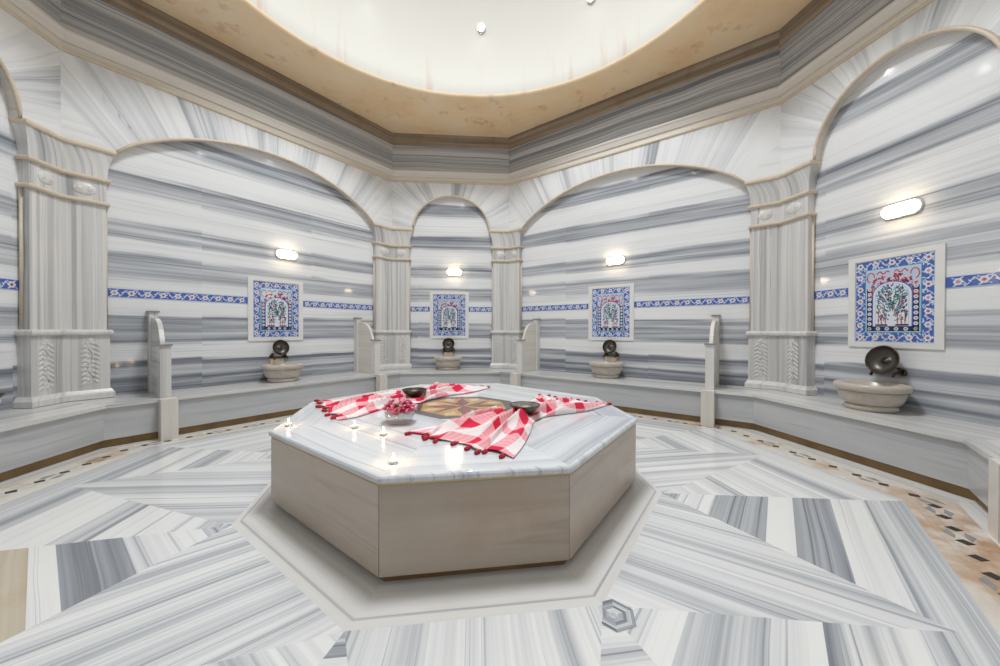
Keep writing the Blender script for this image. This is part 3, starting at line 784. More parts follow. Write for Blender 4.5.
# ------------------------------------------------------------------ tile panels
def make_panel(label):
    o = thing('tile_panel', label, 'tile panel', (0, 0, 0), 0, 'floral tile panels over the basins')
    mb = MB(); X, H = .357, .86; x, z0, z1 = .297, .05, .815
    for a, b, c, d in ((-X, -x, 0, H), (x, X, 0, H), (-x, x, 0, z0), (-x, x, z1, H)): mb.box(a, b, -.014, .002, c, d, 'tile_white')
    mb.build('marble_frame', o)
    mb = MB(); mb.box(-x, x, -.008, .001, z0, z1, 't_blue'); Y = -.0085
    r2 = random.Random(3)
    W2, Hh = x, z1 - z0; cz = (z0 + z1) / 2
    def rect(x0, x1, a, b, y, m): mb.flat([(x0, a), (x1, a), (x1, b), (x0, b)], y, m)
    def frame(hx, hz, t, y, m):
        rect(-hx, hx, cz + hz - t, cz + hz, y, m); rect(-hx, hx, cz - hz, cz - hz + t, y, m)
        rect(-hx, -hx + t, cz - hz + t, cz + hz - t, y, m); rect(hx - t, hx, cz - hz + t, cz + hz - t, y, m)
    hz = Hh / 2
    frame(W2 - .001, hz - .001, .006, Y, 't_ice')
    # outer border of flowers and scrolls
    bw = .088; mx = W2 - bw / 2; mz = hz - bw / 2
    nx, nz = 5, 7
    for k in range(nx):
        xx = -mx + 2 * mx * k / (nx - 1)
        for sg in (-1, 1):
            flower(mb, xx, cz + sg * mz, .028, Y - .0006, 't_pink' if k % 2 else 't_red')
            if k < nx - 1: scroll(mb, xx + .02, xx + 2 * mx / (nx - 1) - .02, cz + sg * mz, .024, Y - .0004, k % 2)
    for k in range(nz):
        zz = -mz + 2 * mz * k / (nz - 1)
        for sg in (-1, 1):
            if 0 < k < nz - 1: flower(mb, sg * mx, cz + zz, .028, Y - .0006, 't_pink' if k % 2 else 't_red')
            if k < nz - 1: scroll(mb, cz + zz + .02, cz + zz + 2 * mz / (nz - 1) - .02, sg * mx, .024, Y - .0004, k % 2, True)
    for k in range(150):   # small sprigs in the border
        u = r2.uniform(-1, 1)
        if k % 2: q = (u * W2 * .95, cz + r2.choice((-1, 1)) * (mz + r2.choice((-.032, .03))))
        else: q = (r2.choice((-1, 1)) * (mx + r2.choice((-.032, .03))), cz + u * hz * .95)
        mb.disc(q[0], q[1], .0055, Y - .0002, 't_ice' if k % 3 else 't_white', 6, .014, r2.uniform(0, 3))
    hx2, hz2 = W2 - bw, hz - bw
    rect(-hx2, hx2, cz - hz2, cz + hz2, Y - .0008, 't_white'); frame(hx2, hz2, .008, Y - .0012, 't_turq')
    # inner strip of small blossoms on dark ground
    sx, sb = hx2 - .012, cz - hz2 + .012
    rect(-sx, -sx + .048, sb, sb + .40, Y - .0013, 't_navy'); rect(sx - .048, sx, sb, sb + .40, Y - .0013, 't_navy'); rect(-sx, sx, sb, sb + .045, Y - .0013, 't_navy')
    for k in range(9):
        for sg in (-1, 1): flower(mb, sg * (sx - .024), sb + .023 + k * .046, .018, Y - .0018, 't_pink')
    for k in range(6): flower(mb, -sx + .024 + (2 * sx - .048) * (k + .0) / 5, sb + .022, .018, Y - .0018, 't_red')
    # spandrels: red curls on pale blue
    rect(-sx, sx, cz + .02, cz + hz2 - .012, Y - .0010, 't_ice')
    aw, ab, ah = .128, sb + .05, .285
    def archpts(w_, b_, h_, n=14):
        P = [(-w_, b_), (w_, b_), (w_, b_ + h_)]
        for k in range(1, n): a = PI * k / n; P.append((w_ * math.cos(a), b_ + h_ + w_ * .80 * math.sin(a)))
        return P + [(-w_, b_ + h_)]
    for k in range(110):
        a = r2.uniform(.0, PI); rr = aw * r2.uniform(1.12, 1.75)
        q = (rr * math.cos(a), ab + ah - .03 + rr * .95 * math.sin(a))
        if abs(q[0]) < sx - .012 and q[1] < cz + hz2 - .025:
            top_ = q[1] > ab + ah + .105 or abs(q[0]) > .15
            mb.disc(q[0], q[1], .007, Y - .0016, 't_red' if top_ else ('t_blue' if k % 2 else 't_pink'), 6, .017, r2.uniform(0, 3))
    for sg in (-1, 1):
        arcline(mb, [(sg * (.165 - .03 * math.cos(t)), cz + hz2 - .075 + .045 * math.sin(t)) for t in [q * .5 for q in range(10)]], .009, Y - .0017, 't_red')
        arcline(mb, [(sg * (.02 + .012 * q), cz + hz2 - .04 + .013 * math.sin(q * 1.3)) for q in range(9)], .010, Y - .0017, 't_red')
    mb.flat(archpts(aw + .026, ab - .004, ah), Y - .0020, 't_blue'); mb.flat(archpts(aw + .016, ab - .004, ah), Y - .0023, 't_white')
    mb.flat(archpts(aw, ab, ah), Y - .0026, 't_ice'); mb.flat(archpts(aw - .006, ab, ah - .003), Y - .0029, 't_white')
    # tree, leaves and tulips inside the arch
    y = Y - .0034
    for k in range(330):
        a = r2.uniform(-1, 1); z = r2.uniform(.09, 1.0) ** .8; xx = a * (aw - .014); zz = ab + z * (ah + aw * .72)
        if zz > ab + ah and (xx / (aw - .01)) ** 2 + ((zz - ab - ah) / (aw * .74)) ** 2 > .92: continue
        if abs(xx) < .018 and zz < ab + .16: continue
        mb.disc(xx, zz, .0050, y, ('t_green', 't_green', 't_blue', 't_navy', 't_turq')[k % 5], 6, .013, (.9 if xx > 0 else 2.2) + r2.uniform(-.5, .5))
    for k in range(44):
        xx = r2.uniform(-1, 1) * (aw - .02); zz = ab + r2.uniform(.12, .95) * (ah + .04)
        mb.disc(xx, zz, .006, y - .0004, 't_red' if k % 3 else 't_pink', 7)
    mb.flat([(-.022, ab), (.022, ab), (.010, ab + .06), (.012, ab + .15), (-.012, ab + .15), (-.010, ab + .06)], y - .0005, 't_white')
    for sg in (-1, 1):
        arcline(mb, [(sg * (.008 + .075 * t), ab + .13 + .16 * t ** .7) for t in (0, .25, .5, .75, 1)], .005, y - .0006, 't_green')
        arcline(mb, [(sg * (.006 + .03 * t), ab + .14 + .22 * t) for t in (0, .25, .5, .75, 1)], .005, y - .0006, 't_green')
        for xx, hh in ((.045, .09), (.075, .06), (.100, .105)):
            arcline(mb, [(sg * xx, ab), (sg * xx, ab + hh)], .005, y - .0006, 't_green')
            mb.flat([(sg * xx - .011, ab + hh + .026), (sg * xx, ab + hh - .006), (sg * xx + .011, ab + hh + .026), (sg * xx + .004, ab + hh + .014), (sg * xx, ab + hh + .032), (sg * xx - .004, ab + hh + .014)], y - .0008, 't_red')
            mb.disc(sg * xx, ab + hh * .45, .012, y - .0008, 't_red', 6, .006)
        rect(sg * .03 if sg > 0 else -aw + .004, aw - .004 if sg > 0 else -.03, ab, ab + .014, y - .0007, 't_navy')
    mb.build('tile_picture', o, weld=False)
    return o
# ------------------------------------------------------------------ basins, taps, bowls, lamps (local: x along the wall, -y into the room)
def bowl_lathe(mb, prof, m, n=28): mb.lathe(prof, m, n, cap=False)
def make_basin(label, octo):
    o = thing('wash_basin', label, 'wash basin', (0, 0, 0), 0, 'carved marble wash basins')
    def md(a, z):
        if not octo: return 1
        q = (a + PI / 8) % (PI / 4) - PI / 8
        return (.955 / math.cos(q)) * .75 + .25
    mb = MB(lambda c: (c[2] * 2 + c[0], c[1])); mb.lathe([(.0, 0), (.165, 0), (.18, .02), (.18, .035), (.165, .05)], 'basin', 32, sx=1.0, sy=.92, mod=md, cap=False); mb.build('foot', o)
    mb = MB(lambda c: (c[2] * 2 + c[0], c[1]))
    fl = lambda a, z: md(a, z) * (1 + (.05 * abs(math.cos(a * 10)) if .06 < z < .155 else 0))
    mb.lathe([(.16, .05), (.185, .065), (.205, .10), (.218, .15), (.222, .165)], 'basin', 64, sy=.92, mod=fl, cap=False)
    mb.build('bowl_body', o)
    mb = MB(lambda c: (c[2] * 2 + c[0], c[1]))
    mb.lathe([(.215, .165), (.248, .18), (.255, .195), (.255, .215), (.245, .232), (.215, .235), (.20, .225), (.18, .15), (.10, .09), (.004, .08)], 'basin', 40, sy=.92, mod=md, cap=False)
    mb.build('rim', o)
    if octo: mb = MB(); mb.box(-.085, .085, .17, .25, .225, .295, 'stain_stone'); mb.build('splash_block', o)
    return o
def make_tap(label):
    o = thing('bronze_tap', label, 'tap', (0, 0, 0), 0, 'bronze wall taps in pairs')
    def ylathe(prof, m, n=14):
        b = MB()
        for r_ in range(1): pass
        rows = [[(r * math.cos(k / n * 2 * PI), y, r * math.sin(k / n * 2 * PI)) for k in range(n)] for r, y in prof]
        b.grid(rows, m, close=True); b.face(rows[-1], m); return b
    b = ylathe([(.030, .002), (.030, -.006), (.022, -.012), (.013, -.014)], 'bronze'); b.build('wall_plate', o)
    b = MB(); b.tube([(0, -.01, 0), (0, -.05, .0), (0, -.085, -.004), (0, -.105, -.02), (0, -.108, -.04)], [.013, .012, .011, .011, .012], 'bronze', 10); b.build('spout', o)
    b = MB(); b.tube([(0, -.045, .01), (0, -.045, .028)], .007, 'bronze', 8); b.ball((0, -.045, .036), .022, .012, .011, 'bronze', 12, 6); b.build('handle', o)
    return o
def make_bowl(label, mi, mo, r=.10, h=.06):
    o = thing('metal_bowl', label, 'bowl', (0, 0, 0), 0)
    b = MB(); b.lathe([(.002, .0), (r * .45, .0), (r * .5, .004), (r * .82, h * .42), (r * .97, h * .86), (r, h)], mo, 32, cap=False); b.build('outer_shell', o)
    b = MB(); b.lathe([(r, h), (r * .985, h + .004), (r * .95, h), (r * .92, h * .86), (r * .78, h * .45), (r * .5, .010), (r * .22, .009), (r * .18, .018), (r * .06, .023), (.002, .023)], mi, 32, cap=False); b.build('inner_basin', o)
    b = MB(); b.tube([(r * math.cos(k / 32 * 2 * PI), r * math.sin(k / 32 * 2 * PI), h + .001) for k in range(33)], .0045, mo, 6, cap=False); b.build('rim', o)
    return o
def make_lamp(label):
    o = thing('wall_lamp', label, 'wall lamp', (0, 0, 0), 0, 'oval wall lamps')
    def oval(a, b_, y, n=32):
        hx = a - b_; P = []
        for k in range(n):
            t = k / n * 2 * PI; P.append(((hx if math.cos(t) >= 0 else -hx) + b_ * math.cos(t), y, b_ * math.sin(t)))
        return P
    b = MB(); rows = [oval(.147, .066, .002), oval(.147, .066, -.018), oval(.140, .060, -.026)]; b.grid(rows, 'lamp_base', close=True); b.face(rows[-1], 'lamp_base'); b.build('lamp_body', o)
    b = MB(); rows = [oval(.134, .054, -.024), oval(.132, .052, -.045), oval(.122, .043, -.060), oval(.10, .024, -.068)]; b.grid(rows, 'lamp', close=True); b.face(rows[-1], 'lamp'); b.build('diffuser', o)
    return o
def put(o, sd, s, d, z):
    o.location = at(sd, s, d, z); o.rotation_euler = (0, 0, W[sd].rz)

PL = {'north_west': 'floral tile panel over the basin on the wide left wall', 'north': 'small-looking floral tile panel at the back, under the narrow central arch',
      'north_east': 'floral tile panel on the wide right wall, behind the platform', 'east': 'large floral tile panel at the right, above the round basin'}
p0 = None
for sd, lb in PL.items():
    if p0 is None: p0 = make_panel(lb); q = p0
    else: q = copy_tree(p0); q['label'] = lb
    put(q, sd, PANEL_S[sd], REC, .952)
LL = {'north_west': ('lit oval lamp on the wide left wall', diag('north_west', .19)), 'north': ('lit oval lamp at the back, under the narrow central arch', diag('north', .02)),
      'north_east': ('lit oval lamp on the wide right wall, behind the platform', diag('north_east', .025)), 'east': ('large-looking lit oval lamp at upper right above the big tile panel', diag('east', .15)),
      }
l0 = None
for sd, (lb, s) in LL.items():
    if l0 is None: l0 = make_lamp(lb); q = l0
    else: q = copy_tree(l0); q['label'] = lb
    put(q, sd, s, REC, 2.175)
BS = {'north_west': (diag('north_west', .04), 'octagonal marble basin on the bench of the wide left wall', True), 'north': (diag('north', -.08), 'small-looking marble basin at the back, under the narrow central arch', True),
      'north_east': (diag('north_east', -.02), 'angular marble basin on the bench behind the platform, right of centre', True), 'east': (diag('east', .10), 'large round marble basin with fluted sides at the right', False),
      'west': (diag('west', .115), 'marble basin just entering the photo at the far left edge', False)}
bp = {}; tp = None; wb = None
TL = {'north_west': 'under the tile panel of the wide left wall', 'north': 'at the back under the narrow arch', 'north_east': 'behind the platform on the wide right wall', 'east': 'above the round basin at right'}
for sd, (s, lb, oc) in BS.items():
    if oc not in bp: bp[oc] = make_basin(lb, oc); q = bp[oc]
    else: q = copy_tree(bp[oc]); q['label'] = lb
    put(q, sd, s, REC + .25, ZB - .003)
    if sd == 'west': q.scale = (1, 1, .72)
    if sd not in TL: continue
    ts = s + {'north_west': .04, 'north': .0, 'north_east': -.01, 'east': -.02}[sd]
    for sg, nm in ((-1, 'left'), (1, 'right')):
        lb2 = 'dark bronze tap %s, %s of its pair' % (TL[sd], nm)
        if tp is None: tp = make_tap(lb2); t = tp
        else: t = copy_tree(tp); t['label'] = lb2
        put(t, sd, ts + sg * .085, REC, .735)
    lb3 = 'dark metal bowl propped on the taps ' + TL[sd]
    if wb is None: wb = make_bowl(lb3, 'pewter_dark', 'bronze', .105, .055); b = wb
    else: b = copy_tree(wb); b['label'] = lb3
    b['group'] = 'bowls propped on the taps'
    if sd == 'east': b.scale = (1.2, 1.2, 1.2)
    b.location = at(sd, ts, REC + .045, .832 if sd == 'east' else .848)
    b.rotation_euler = (Matrix.Rotation(W[sd].rz, 3, 'Z') @ Matrix.Rotation(math.radians(78), 3, 'X')).to_euler()

# ------------------------------------------------------------------ partitions at the bench ends
def make_partition(label, stone='plain', slabm='cream', dy=0.):
    """local origin on the wall at the seat; -y runs into the room"""
    o = thing('bench_partition', label, 'partition', (0, 0, 0), 0, 'stepped marble partitions on the benches')
    U = lambda c: (c[0] + c[1], c[2])
    mb = MB(U); mb.box(-.035, .035, -.10, -.002, 0, .885, stone); wp = mb.build('wall_post', o)
    mb = MB(U); mb.box(-.048, .048, -.115, -.002, .885, .903, 'cap'); mb.build('post_cap', wp)
    # slab with a curved shoulder
    prof = [(-.10, 0), (-.50 + dy, 0), (-.50 + dy, .53), (-.47 + dy * .8, .60), (-.42 + dy * .7, .70), (-.36 + dy * .6, .77), (-.28 + dy * .4, .81), (-.18 + dy * .2, .825), (-.10, .825)]
    mb = MB(lambda c: (c[2], c[1])); t = .020
    mb.face([(-t, y, z) for y, z in prof], slabm); mb.face([(t, y, z) for y, z in reversed(prof)], slabm)
    for i in range(len(prof)):
        a, b = prof[i], prof[(i + 1) % len(prof)]
        mb.face([(-t, b[0], b[1]), (-t, a[0], a[1]), (t, a[0], a[1]), (t, b[0], b[1])], slabm)
    mb.build('side_slab', o, solid=True)
    mb = MB(U); mb.box(-.045, .045, -.60 + dy, -.50 + dy, 0, .53, stone); fp = mb.build('front_post', o)
    mb = MB(U); mb.box(-.056, .056, -.615 + dy, -.488 + dy, .53, .546, 'cap'); mb.build('post_cap', fp)
    mb = MB(U); mb.box(-.066, .066, -.76 + dy, -.648 + dy, -.407, .004, 'cream'); mb.build('floor_pier', o)
    return o
PT = [('north_west', diag('north_west', -1.235), 'grey stepped partition at left, beside the large fluted pilaster'), ('north_west', diag('north_west', 1.29), 'pale stepped partition left of centre, before the back left pilaster'),
      ('north_east', diag('north_east', -1.35), 'pale stepped partition right of centre, before the back right pilaster'), ('north_east', diag('north_east', 1.365), 'slim stepped partition at right, left of the large right pilaster'),
      ('south_east', .83, 'partition with cream pier at the right edge of the photo')]
pp = None
for sd, s, lb in PT:
    if lb.startswith('grey'): q = make_partition(lb, 'pil', 'pil')
    elif sd == 'south_east': q = make_partition(lb, dy=.17)
    elif pp is None: pp = make_partition(lb); q = pp
    else: q = copy_tree(pp); q['label'] = lb
    put(q, sd, s, REC if sd in OPEN else 0, ZB - .003)

# ------------------------------------------------------------------ central platform
def off_poly(P, d):
    c = Vector((sum(p[0] for p in P) / len(P), sum(p[1] for p in P) / len(P))); out = []
    n = len(P)
    for i in range(n):
        p, a, b = Vector(P[i]), Vector(P[i - 1]), Vector(P[(i + 1) % n])
        def nrm(u, v):
            t = (v - u).normalized(); m = Vector((t.y, -t.x)); return m if m.dot(c - u) > 0 else -m
        n1, n2 = nrm(a, p), nrm(p, b); den = n1.x * n2.y - n1.y * n2.x
        c1, c2 = n1.dot(p) + d, n2.dot(p) + d
        out.append(((c1 * n2.y - c2 * n1.y) / den, (n1.x * c2 - n2.x * c1) / den))
    return out
plat = thing('marble_platform', 'octagonal heated marble platform in the middle of the room', 'platform', (.06, .03, 0))
mb = MB(); mb.prism(ccw(off_poly(PLAT, .035)), 0.0, .06, 'plinth'); mb.build('stained_base', plat)
for i in range(8):
    j = (i + 1) % 8; a, b = PLAT[i], PLAT[j]; ia, ib = off_poly(PLAT, .03)[i], off_poly(PLAT, .03)[j]
    t = (Vector(b) - Vector(a)).normalized(); g = t * .0015
    f = lambda c, i=i: (c[2] + 3.1 * i, c[0] * t.x + c[1] * t.y)
    mb = MB(f); mb.prism(ccw([tuple(Vector(a) + g), tuple(Vector(b) - g), tuple(Vector(ib) - g), tuple(Vector(ia) + g)]), .042, .434, 'body'); mb.build('side_panel', plat)
mb = MB(); mb.prism(ccw(off_poly(PLAT, .06)), .05, .43, 'plinth'); mb.build('core', plat)
mb = MB(); mb.prism(ccw(off_poly(PLAT, .002)), .434, .445, 'grout'); mb.build('grout_line', plat)
mb = MB(); o0, o1, o2 = off_poly(PLAT, -.012), off_poly(PLAT, -.006), off_poly(PLAT, .008)
tz = .48
def rowsz(P, z): return [(p[0], p[1], z) for p in ccw(P)]
up = lambda c: (c[2] + c[0], c[1])
mb.grid([rowsz(off_poly(PLAT, -.004), .445), rowsz(o0, .451), rowsz(o0, .468), rowsz(o1, .476), rowsz(o2, tz)], 'slab', close=True, smooth=False)
mb.face(list(reversed(rowsz(off_poly(PLAT, -.004), .445))), 'slab')
o3 = off_poly(PLAT, .30)
cp = Vector((.06, .06))
for i in range(8):
    j = (i + 1) % 8; t = Vector(o2[j]) - Vector(o2[i]); t.normalize(); nn = Vector((-t.y, t.x))
    uvq = lambda P, sd_: [(Vector(p).dot(nn) + sd_, Vector(p).dot(t)) for p in P]
    for P, tn in (([o2[i], o2[j], o3[j], o3[i]], (.50, .44, .52, .46, .58, .55, .44, .46)[i]), ([o3[i], o3[j], tuple(cp)], .5)):
        if tn == .5 and len(P) == 3: P = P
        if sum(P[q][0] * P[(q + 1) % len(P)][1] - P[(q + 1) % len(P)][0] * P[q][1] for q in range(len(P))) < 0: P = list(reversed(P))
        mb.face([(p[0], p[1], tz) for p in P], 'slab', uvq(P, 5.3 * i + len(P)), tone=tn)
mb.build('top_slab', plat, weld=False)
# inlaid star in the middle of the top
mb = MB(); mc = Vector((.06, .085)); R0 = .455
def ngon(r, n=8, a0=PI / 8): return [(mc.x + r * math.cos(a0 + k * 2 * PI / n), mc.y + r * math.sin(a0 + k * 2 * PI / n)) for k in range(n)]
for r_, z, m in ((R0, .0003, 'm_red'), (R0 - .012, .0006, 'm_dark'), (R0 - .085, .0009, 'm_red'), (R0 - .095, .0012, 'm_gold')):
    mb.face([(p[0], p[1], tz + z) for p in ngon(r_)], m)
ro, ri = R0 - .10, .15
for k in range(8):
    a = k * PI / 4; a1, a2 = a - PI / 8, a + PI / 8
    tip = (mc.x + ro * math.cos(a), mc.y + ro * math.sin(a)); l_ = (mc.x + ri * math.cos(a1), mc.y + ri * math.sin(a1)); r_ = (mc.x + ri * math.cos(a2), mc.y + ri * math.sin(a2))
    mb.face([(mc.x, mc.y, tz + .0015), (*l_, tz + .0015), (*tip, tz + .0015)], 'm_brown'); mb.face([(mc.x, mc.y, tz + .0015), (*tip, tz + .0015), (*r_, tz + .0015)], 'm_gold' if k % 2 else 'm_red')
    b1 = (mc.x + ro * math.cos(a2), mc.y + ro * math.sin(a2)); b2 = (mc.x + .2 * math.cos(a2), mc.y + .2 * math.sin(a2)); bl = (mc.x + .29 * math.cos(a2 - .17), mc.y + .29 * math.sin(a2 - .17)); br = (mc.x + .29 * math.cos(a2 + .17), mc.y + .29 * math.sin(a2 + .17))
    mb.face([(*b2, tz + .0016), (*bl, tz + .0016), (*b1, tz + .0016), (*br, tz + .0016)], 'm_cream')
mb.build('star_inlay', plat, weld=False)

# ------------------------------------------------------------------ towels
def crom(P, t):
    n = len(P) - 1; x = t * n; i = min(int(x), n - 1); f = x - i
    p = [P[max(i - 1, 0)], P[i], P[i + 1], P[min(i + 2, n)]]
    return tuple(.5 * (2 * p[1][k] + (p[2][k] - p[0][k]) * f + (2 * p[0][k] - 5 * p[1][k] + 4 * p[2][k] - p[3][k]) * f * f + (3 * p[1][k] - p[0][k] - 3 * p[2][k] + p[3][k]) * f ** 3) for k in (0, 1))
def towel(label, rows, seedv, pinch):
    Lr = [r[0] for r in rows]; Rr = [r[1] for r in rows]
    N, K = 80, 64; r_ = random.Random(seedv); ph = [r_.uniform(0, 6.28) for _ in range(8)]
    G = []; UVs = []
    for a in range(N + 1):
        t = a / N; L_, R_ = Vector(crom(Lr, t)), Vector(crom(Rr, t)); wd = (R_ - L_).length
        g = min(1., max(0., (.95 - wd) / .75)); row = []; uv = []
        for b in range(K + 1):
            w_ = b / K
            ww = w_ + .045 * math.sin(w_ * 2 * PI * 2 + ph[4] + 3 * t) + .016 * math.sin(w_ * 2 * PI * 5 + ph[5] + 6 * t)
            ww = min(1, max(0, ww)) if 0 < b < K else w_
            p = L_.lerp(R_, ww)
            fold = 1 - abs(math.sin(w_ * PI * 4.3 + ph[0] + 1.6 * math.sin(t * 5 + ph[1]) + .6 * math.sin(t * 13 + w_ * 5)))
            fold2 = math.sin(w_ * 2 * PI * 7.3 + ph[2] + 4 * t) * .5 + .5
            edge = min(1, min(w_, 1 - w_) * 9) ; endf = min(1, min(t, 1 - t) * 7)
            amp = (.034 + .05 * g) * (.25 + .75 * endf)
            z = tz + .004 + edge * (amp * fold + (.004 + .014 * g) * fold2 * (.3 + .7 * endf)) + .0015
            d = abs(t - pinch)
            if d < .09: z = min(z, tz + .030)
            sh = (R_ - L_).normalized().orthogonal() if wd > 0 else Vector((0, 0))
            jag = .018 * math.sin(w_ * 17 + ph[3]) * (1 - endf)
            p = p + sh * jag
            row.append((p.x, p.y, z)); uv.append((w_ * .95 + .05 * math.sin(t * 9 + ph[5]) + .02 * math.sin(w_ * 14 + ph[6]), t * 1.75 + .06 * math.sin(w_ * 7 + ph[7]) + .02 * math.sin(t * 30)))
        G.append(row); UVs.append(uv)
    c = G[N // 2][K // 2]
    o = thing('checked_towel', label, 'towel', (c[0], c[1], tz), 0, 'red checked bath towels')
    mb = MB(); mb.grid(G, 'plaid', UVs, True); cl = mb.build('cloth', o)
    sol = cl.modifiers.new('thick', 'SOLIDIFY'); sol.thickness = .003; sol.offset = 1
    # knotted tassels along both ends
    for e, e2 in ((0, 2), (N, N - 2)):
        for q in range(9):
            b = int((q + .5) / 9 * K); p, p2 = Vector(G[e][b]), Vector(G[e2][b]); dr = (p - p2); dr.z = 0
            dr = dr.normalized() if dr.length > 1e-5 else Vector((1, 0, 0))
            dr = (dr + Vector((r_.uniform(-.4, .4), r_.uniform(-.4, .4), 0))).normalized()
            mb = MB(); z0 = tz + .010
            A = Vector((p.x, p.y, z0)) - dr * .006
            mb.tube([A, A + dr * .02, A + dr * .026, A + dr * .036, A + dr * .058], [.004, .006, .012, .011, .009], 'tassel', 7); mb.build('tassel', o)
    return o
towel('red and white checked towel on the platform left side, running back behind the star inlay',
      [((-1.18, .42), (-.80, -.30)), ((-1.0, .44), (-.70, -.22)), ((-.78, .56), (-.58, .0)), ((-.56, .60), (-.44, .16)), ((-.44, .58), (-.30, .24)), ((-.30, .68), (-.22, .38)), ((-.24, .88), (-.06, .55)), ((-.22, 1.08), (.16, .72)), ((-.14, 1.25), (.36, .97))], 5, .5)
towel('red and white checked towel spread across the platform front and right, under the right bowl',
      [((-.30, -.66), (.26, -1.18)), ((-.2, -.58), (.35, -.98)), ((-.02, -.46), (.44, -.73)), ((.2, -.34), (.50, -.54)), ((.38, -.28), (.54, -.46)), ((.55, -.12), (.63, -.37)), ((.66, .06), (.80, -.30)), ((.70, .28), (1.00, -.22)), ((.78, .46), (1.24, -.03))], 9, .5)

# bowls standing on the towels
b = copy_tree(wb); b['label'] = 'dark metal bathing bowl on the left towel, behind the petal bowl'; b['group'] = 'bowls on the platform'
b.location = (-.365, .41, tz + .036); b.rotation_euler = (0, 0, .4)
b = make_bowl('shiny metal bathing bowl at the right of the star inlay', 'pewter', 'pewter_dark', .104, .062); b['group'] = 'bowls on the platform'
b.location = (.475, -.385, tz + .036)
b = copy_tree(wb); b['label'] = 'dark metal bowl on the basin rim at the far left edge'; del b['group']
bx = at('west', diag('west', .115) + .19, REC + .27, ZB - .003)
b.location = (bx[0], bx[1], ZB + .150); b.rotation_euler = (-.2, .1, .3)

# glass bowl of petals
gb = thing('glass_bowl', 'clear glass bowl full of pink and red petals on the platform', 'bowl', (-.385, -.40, tz + .0006))
mb = MB(); mb.lathe([(.002, .0), (.066, .0), (.084, .010), (.094, .04), (.10, .085), (.097, .087), (.090, .042), (.080, .015), (.062, .008), (.002, .008)], 'glass', 32, cap=False); mb.build('glass_body', gb, xf=Matrix())
pt = MB(); r_ = random.Random(4)
for k in range(420):
    a = r_.uniform(0, 2 * PI); q = math.sqrt(r_.random()); rr = q * .108; z = .082 + .055 * (1 - q * q) + r_.uniform(-.016, .02)
    if z < .09: rr = min(rr, .075)
    m = ('petal', 'petal_red', 'petal_pale', 'petal', 'petal_pale')[k % 5]; s_ = r_.uniform(.013, .024)
    mt = Matrix.Translation((rr * math.cos(a), rr * math.sin(a), z)) @ Matrix.Rotation(r_.uniform(0, 6.28), 4, 'Z') @ Matrix.Rotation(r_.uniform(-1.1, 1.1), 4, 'X')
    pp_ = [(-.3, -1, 0), (.3, -1, 0), (.8, 0, .35), (.5, .9, .2), (-.5, .9, .2), (-.8, 0, .35)]
    pv = [tuple(mt @ Vector((x * s_, y * s_, zz * s_))) for x, y, zz in pp_]; cc = tuple(mt @ Vector((0, 0, -.05 * s_)))
    for q_ in range(6): pt.face([pv[q_], pv[(q_ + 1) % 6], cc], m, smooth=True)
pe = pt.build('petals', gb, xf=Matrix()); pe['kind'] = 'stuff'

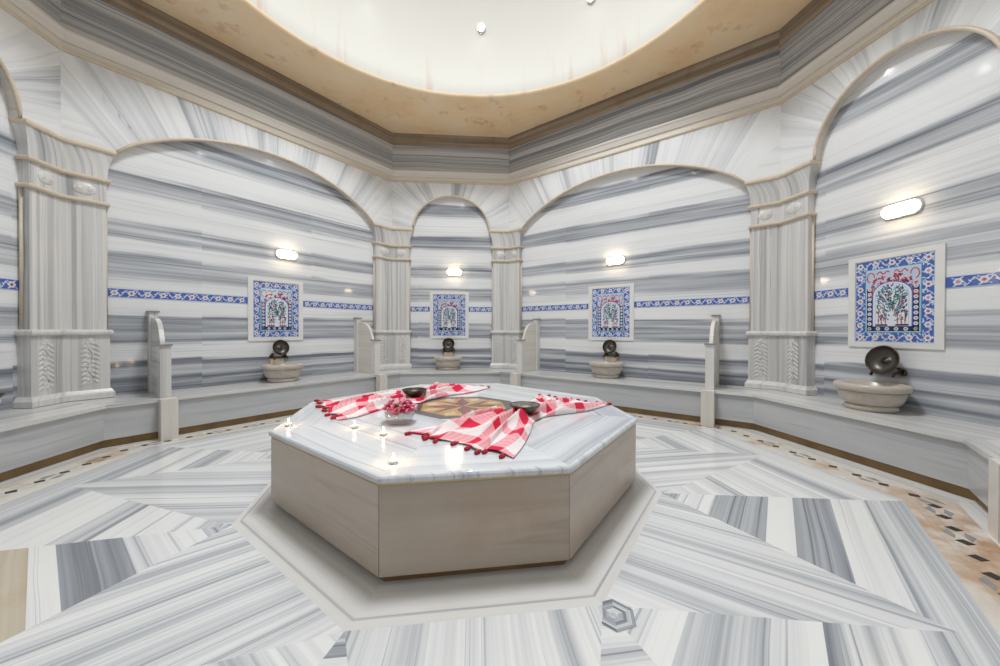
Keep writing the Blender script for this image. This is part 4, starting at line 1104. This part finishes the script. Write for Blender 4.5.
# tealights
def tealight(label):
    o = thing('tealight', label, 'candle', (0, 0, 0), 0, 'lit tealights on the platform')
    mb = MB(); mb.lathe([(.002, 0), (.0195, 0), (.0205, .015), (.0195, .0152), (.019, .011)], 'tin', 20, cap=False); mb.build('tin_cup', o)
    mb = MB(); mb.lathe([(.019, .002), (.019, .011), (.002, .0105)], 'wax', 20, cap=False); wx = mb.build('wax', o)
    mb = MB(); mb.tube([(0, 0, .010), (.0005, 0, .018)], .0009, 'wick', 6); mb.build('wick', o)
    mb = MB(); mb.lathe([(.0006, .016), (.0042, .021), (.0052, .026), (.0040, .034), (.0018, .042), (.0004, .048)], 'flame', 12, cap=False); mb.build('flame', o)
    return o
t0 = None
for (x, y), lb in (((-1.085, -.41), 'lit tealight at the left corner of the platform'), ((-.65, -.51), 'lit tealight second from left, before the left towel end'),
                   ((-.44, -.69), 'lit tealight just in front of the petal bowl'), ((-.31, -1.17), 'lit tealight nearest the camera, at the front left corner of the platform')):
    if t0 is None: t0 = tealight(lb); q = t0
    else: q = copy_tree(t0); q['label'] = lb
    q.location = (x, y, tz + .0004)
    ld = bpy.data.lights.new('candle_light', 'POINT'); ld.energy = .2; ld.color = (1, .62, .28); ld.shadow_soft_size = .006
    lo = bpy.data.objects.new('candle_light', ld); C.objects.link(lo); lo.location = (x, y, tz + .056)

# ------------------------------------------------------------------ camera, world, view
f_, yaw, pit, roll, cx, cy, sx = 365.645, .1228, -.0066, .0022, -.0474, -2.9161, -4.58
r0 = Vector((math.cos(yaw), -math.sin(yaw), 0)); f0 = Vector((math.sin(yaw), math.cos(yaw), 0)); u0 = Vector((0, 0, 1))
fw = f0 * math.cos(pit) + u0 * math.sin(pit); u1 = -f0 * math.sin(pit) + u0 * math.cos(pit)
rt = r0 * math.cos(roll) + u1 * math.sin(roll); u2 = u1 * math.cos(roll) - r0 * math.sin(roll)
cd = bpy.data.cameras.new('camera'); cam = bpy.data.objects.new('camera', cd); C.objects.link(cam)
mw = Matrix(((rt.x, u2.x, -fw.x, cx), (rt.y, u2.y, -fw.y, cy), (rt.z, u2.z, -fw.z, 1.1), (0, 0, 0, 1)))
cam.matrix_world = mw
cd.sensor_width = 36; cd.sensor_fit = 'HORIZONTAL'; cd.lens = f_ * 36 / 1000; cd.shift_x = -sx / 1000; cd.clip_start = .02
sc.camera = cam
wd = bpy.data.worlds.new('world'); sc.world = wd; wd.use_nodes = True
wd.node_tree.nodes['Background'].inputs[0].default_value = (.8, .85, 1, 1); wd.node_tree.nodes['Background'].inputs[1].default_value = .3
sc.view_settings.view_transform = 'Standard'; sc.view_settings.look = 'None'; sc.view_settings.gamma = 1; sc.view_settings.use_curve_mapping = False
sc.view_settings.exposure = 0.22
sc.cycles.max_bounces = 10; sc.cycles.diffuse_bounces = 7; sc.cycles.glossy_bounces = 4
sc.cycles.sample_clamp_indirect = 6
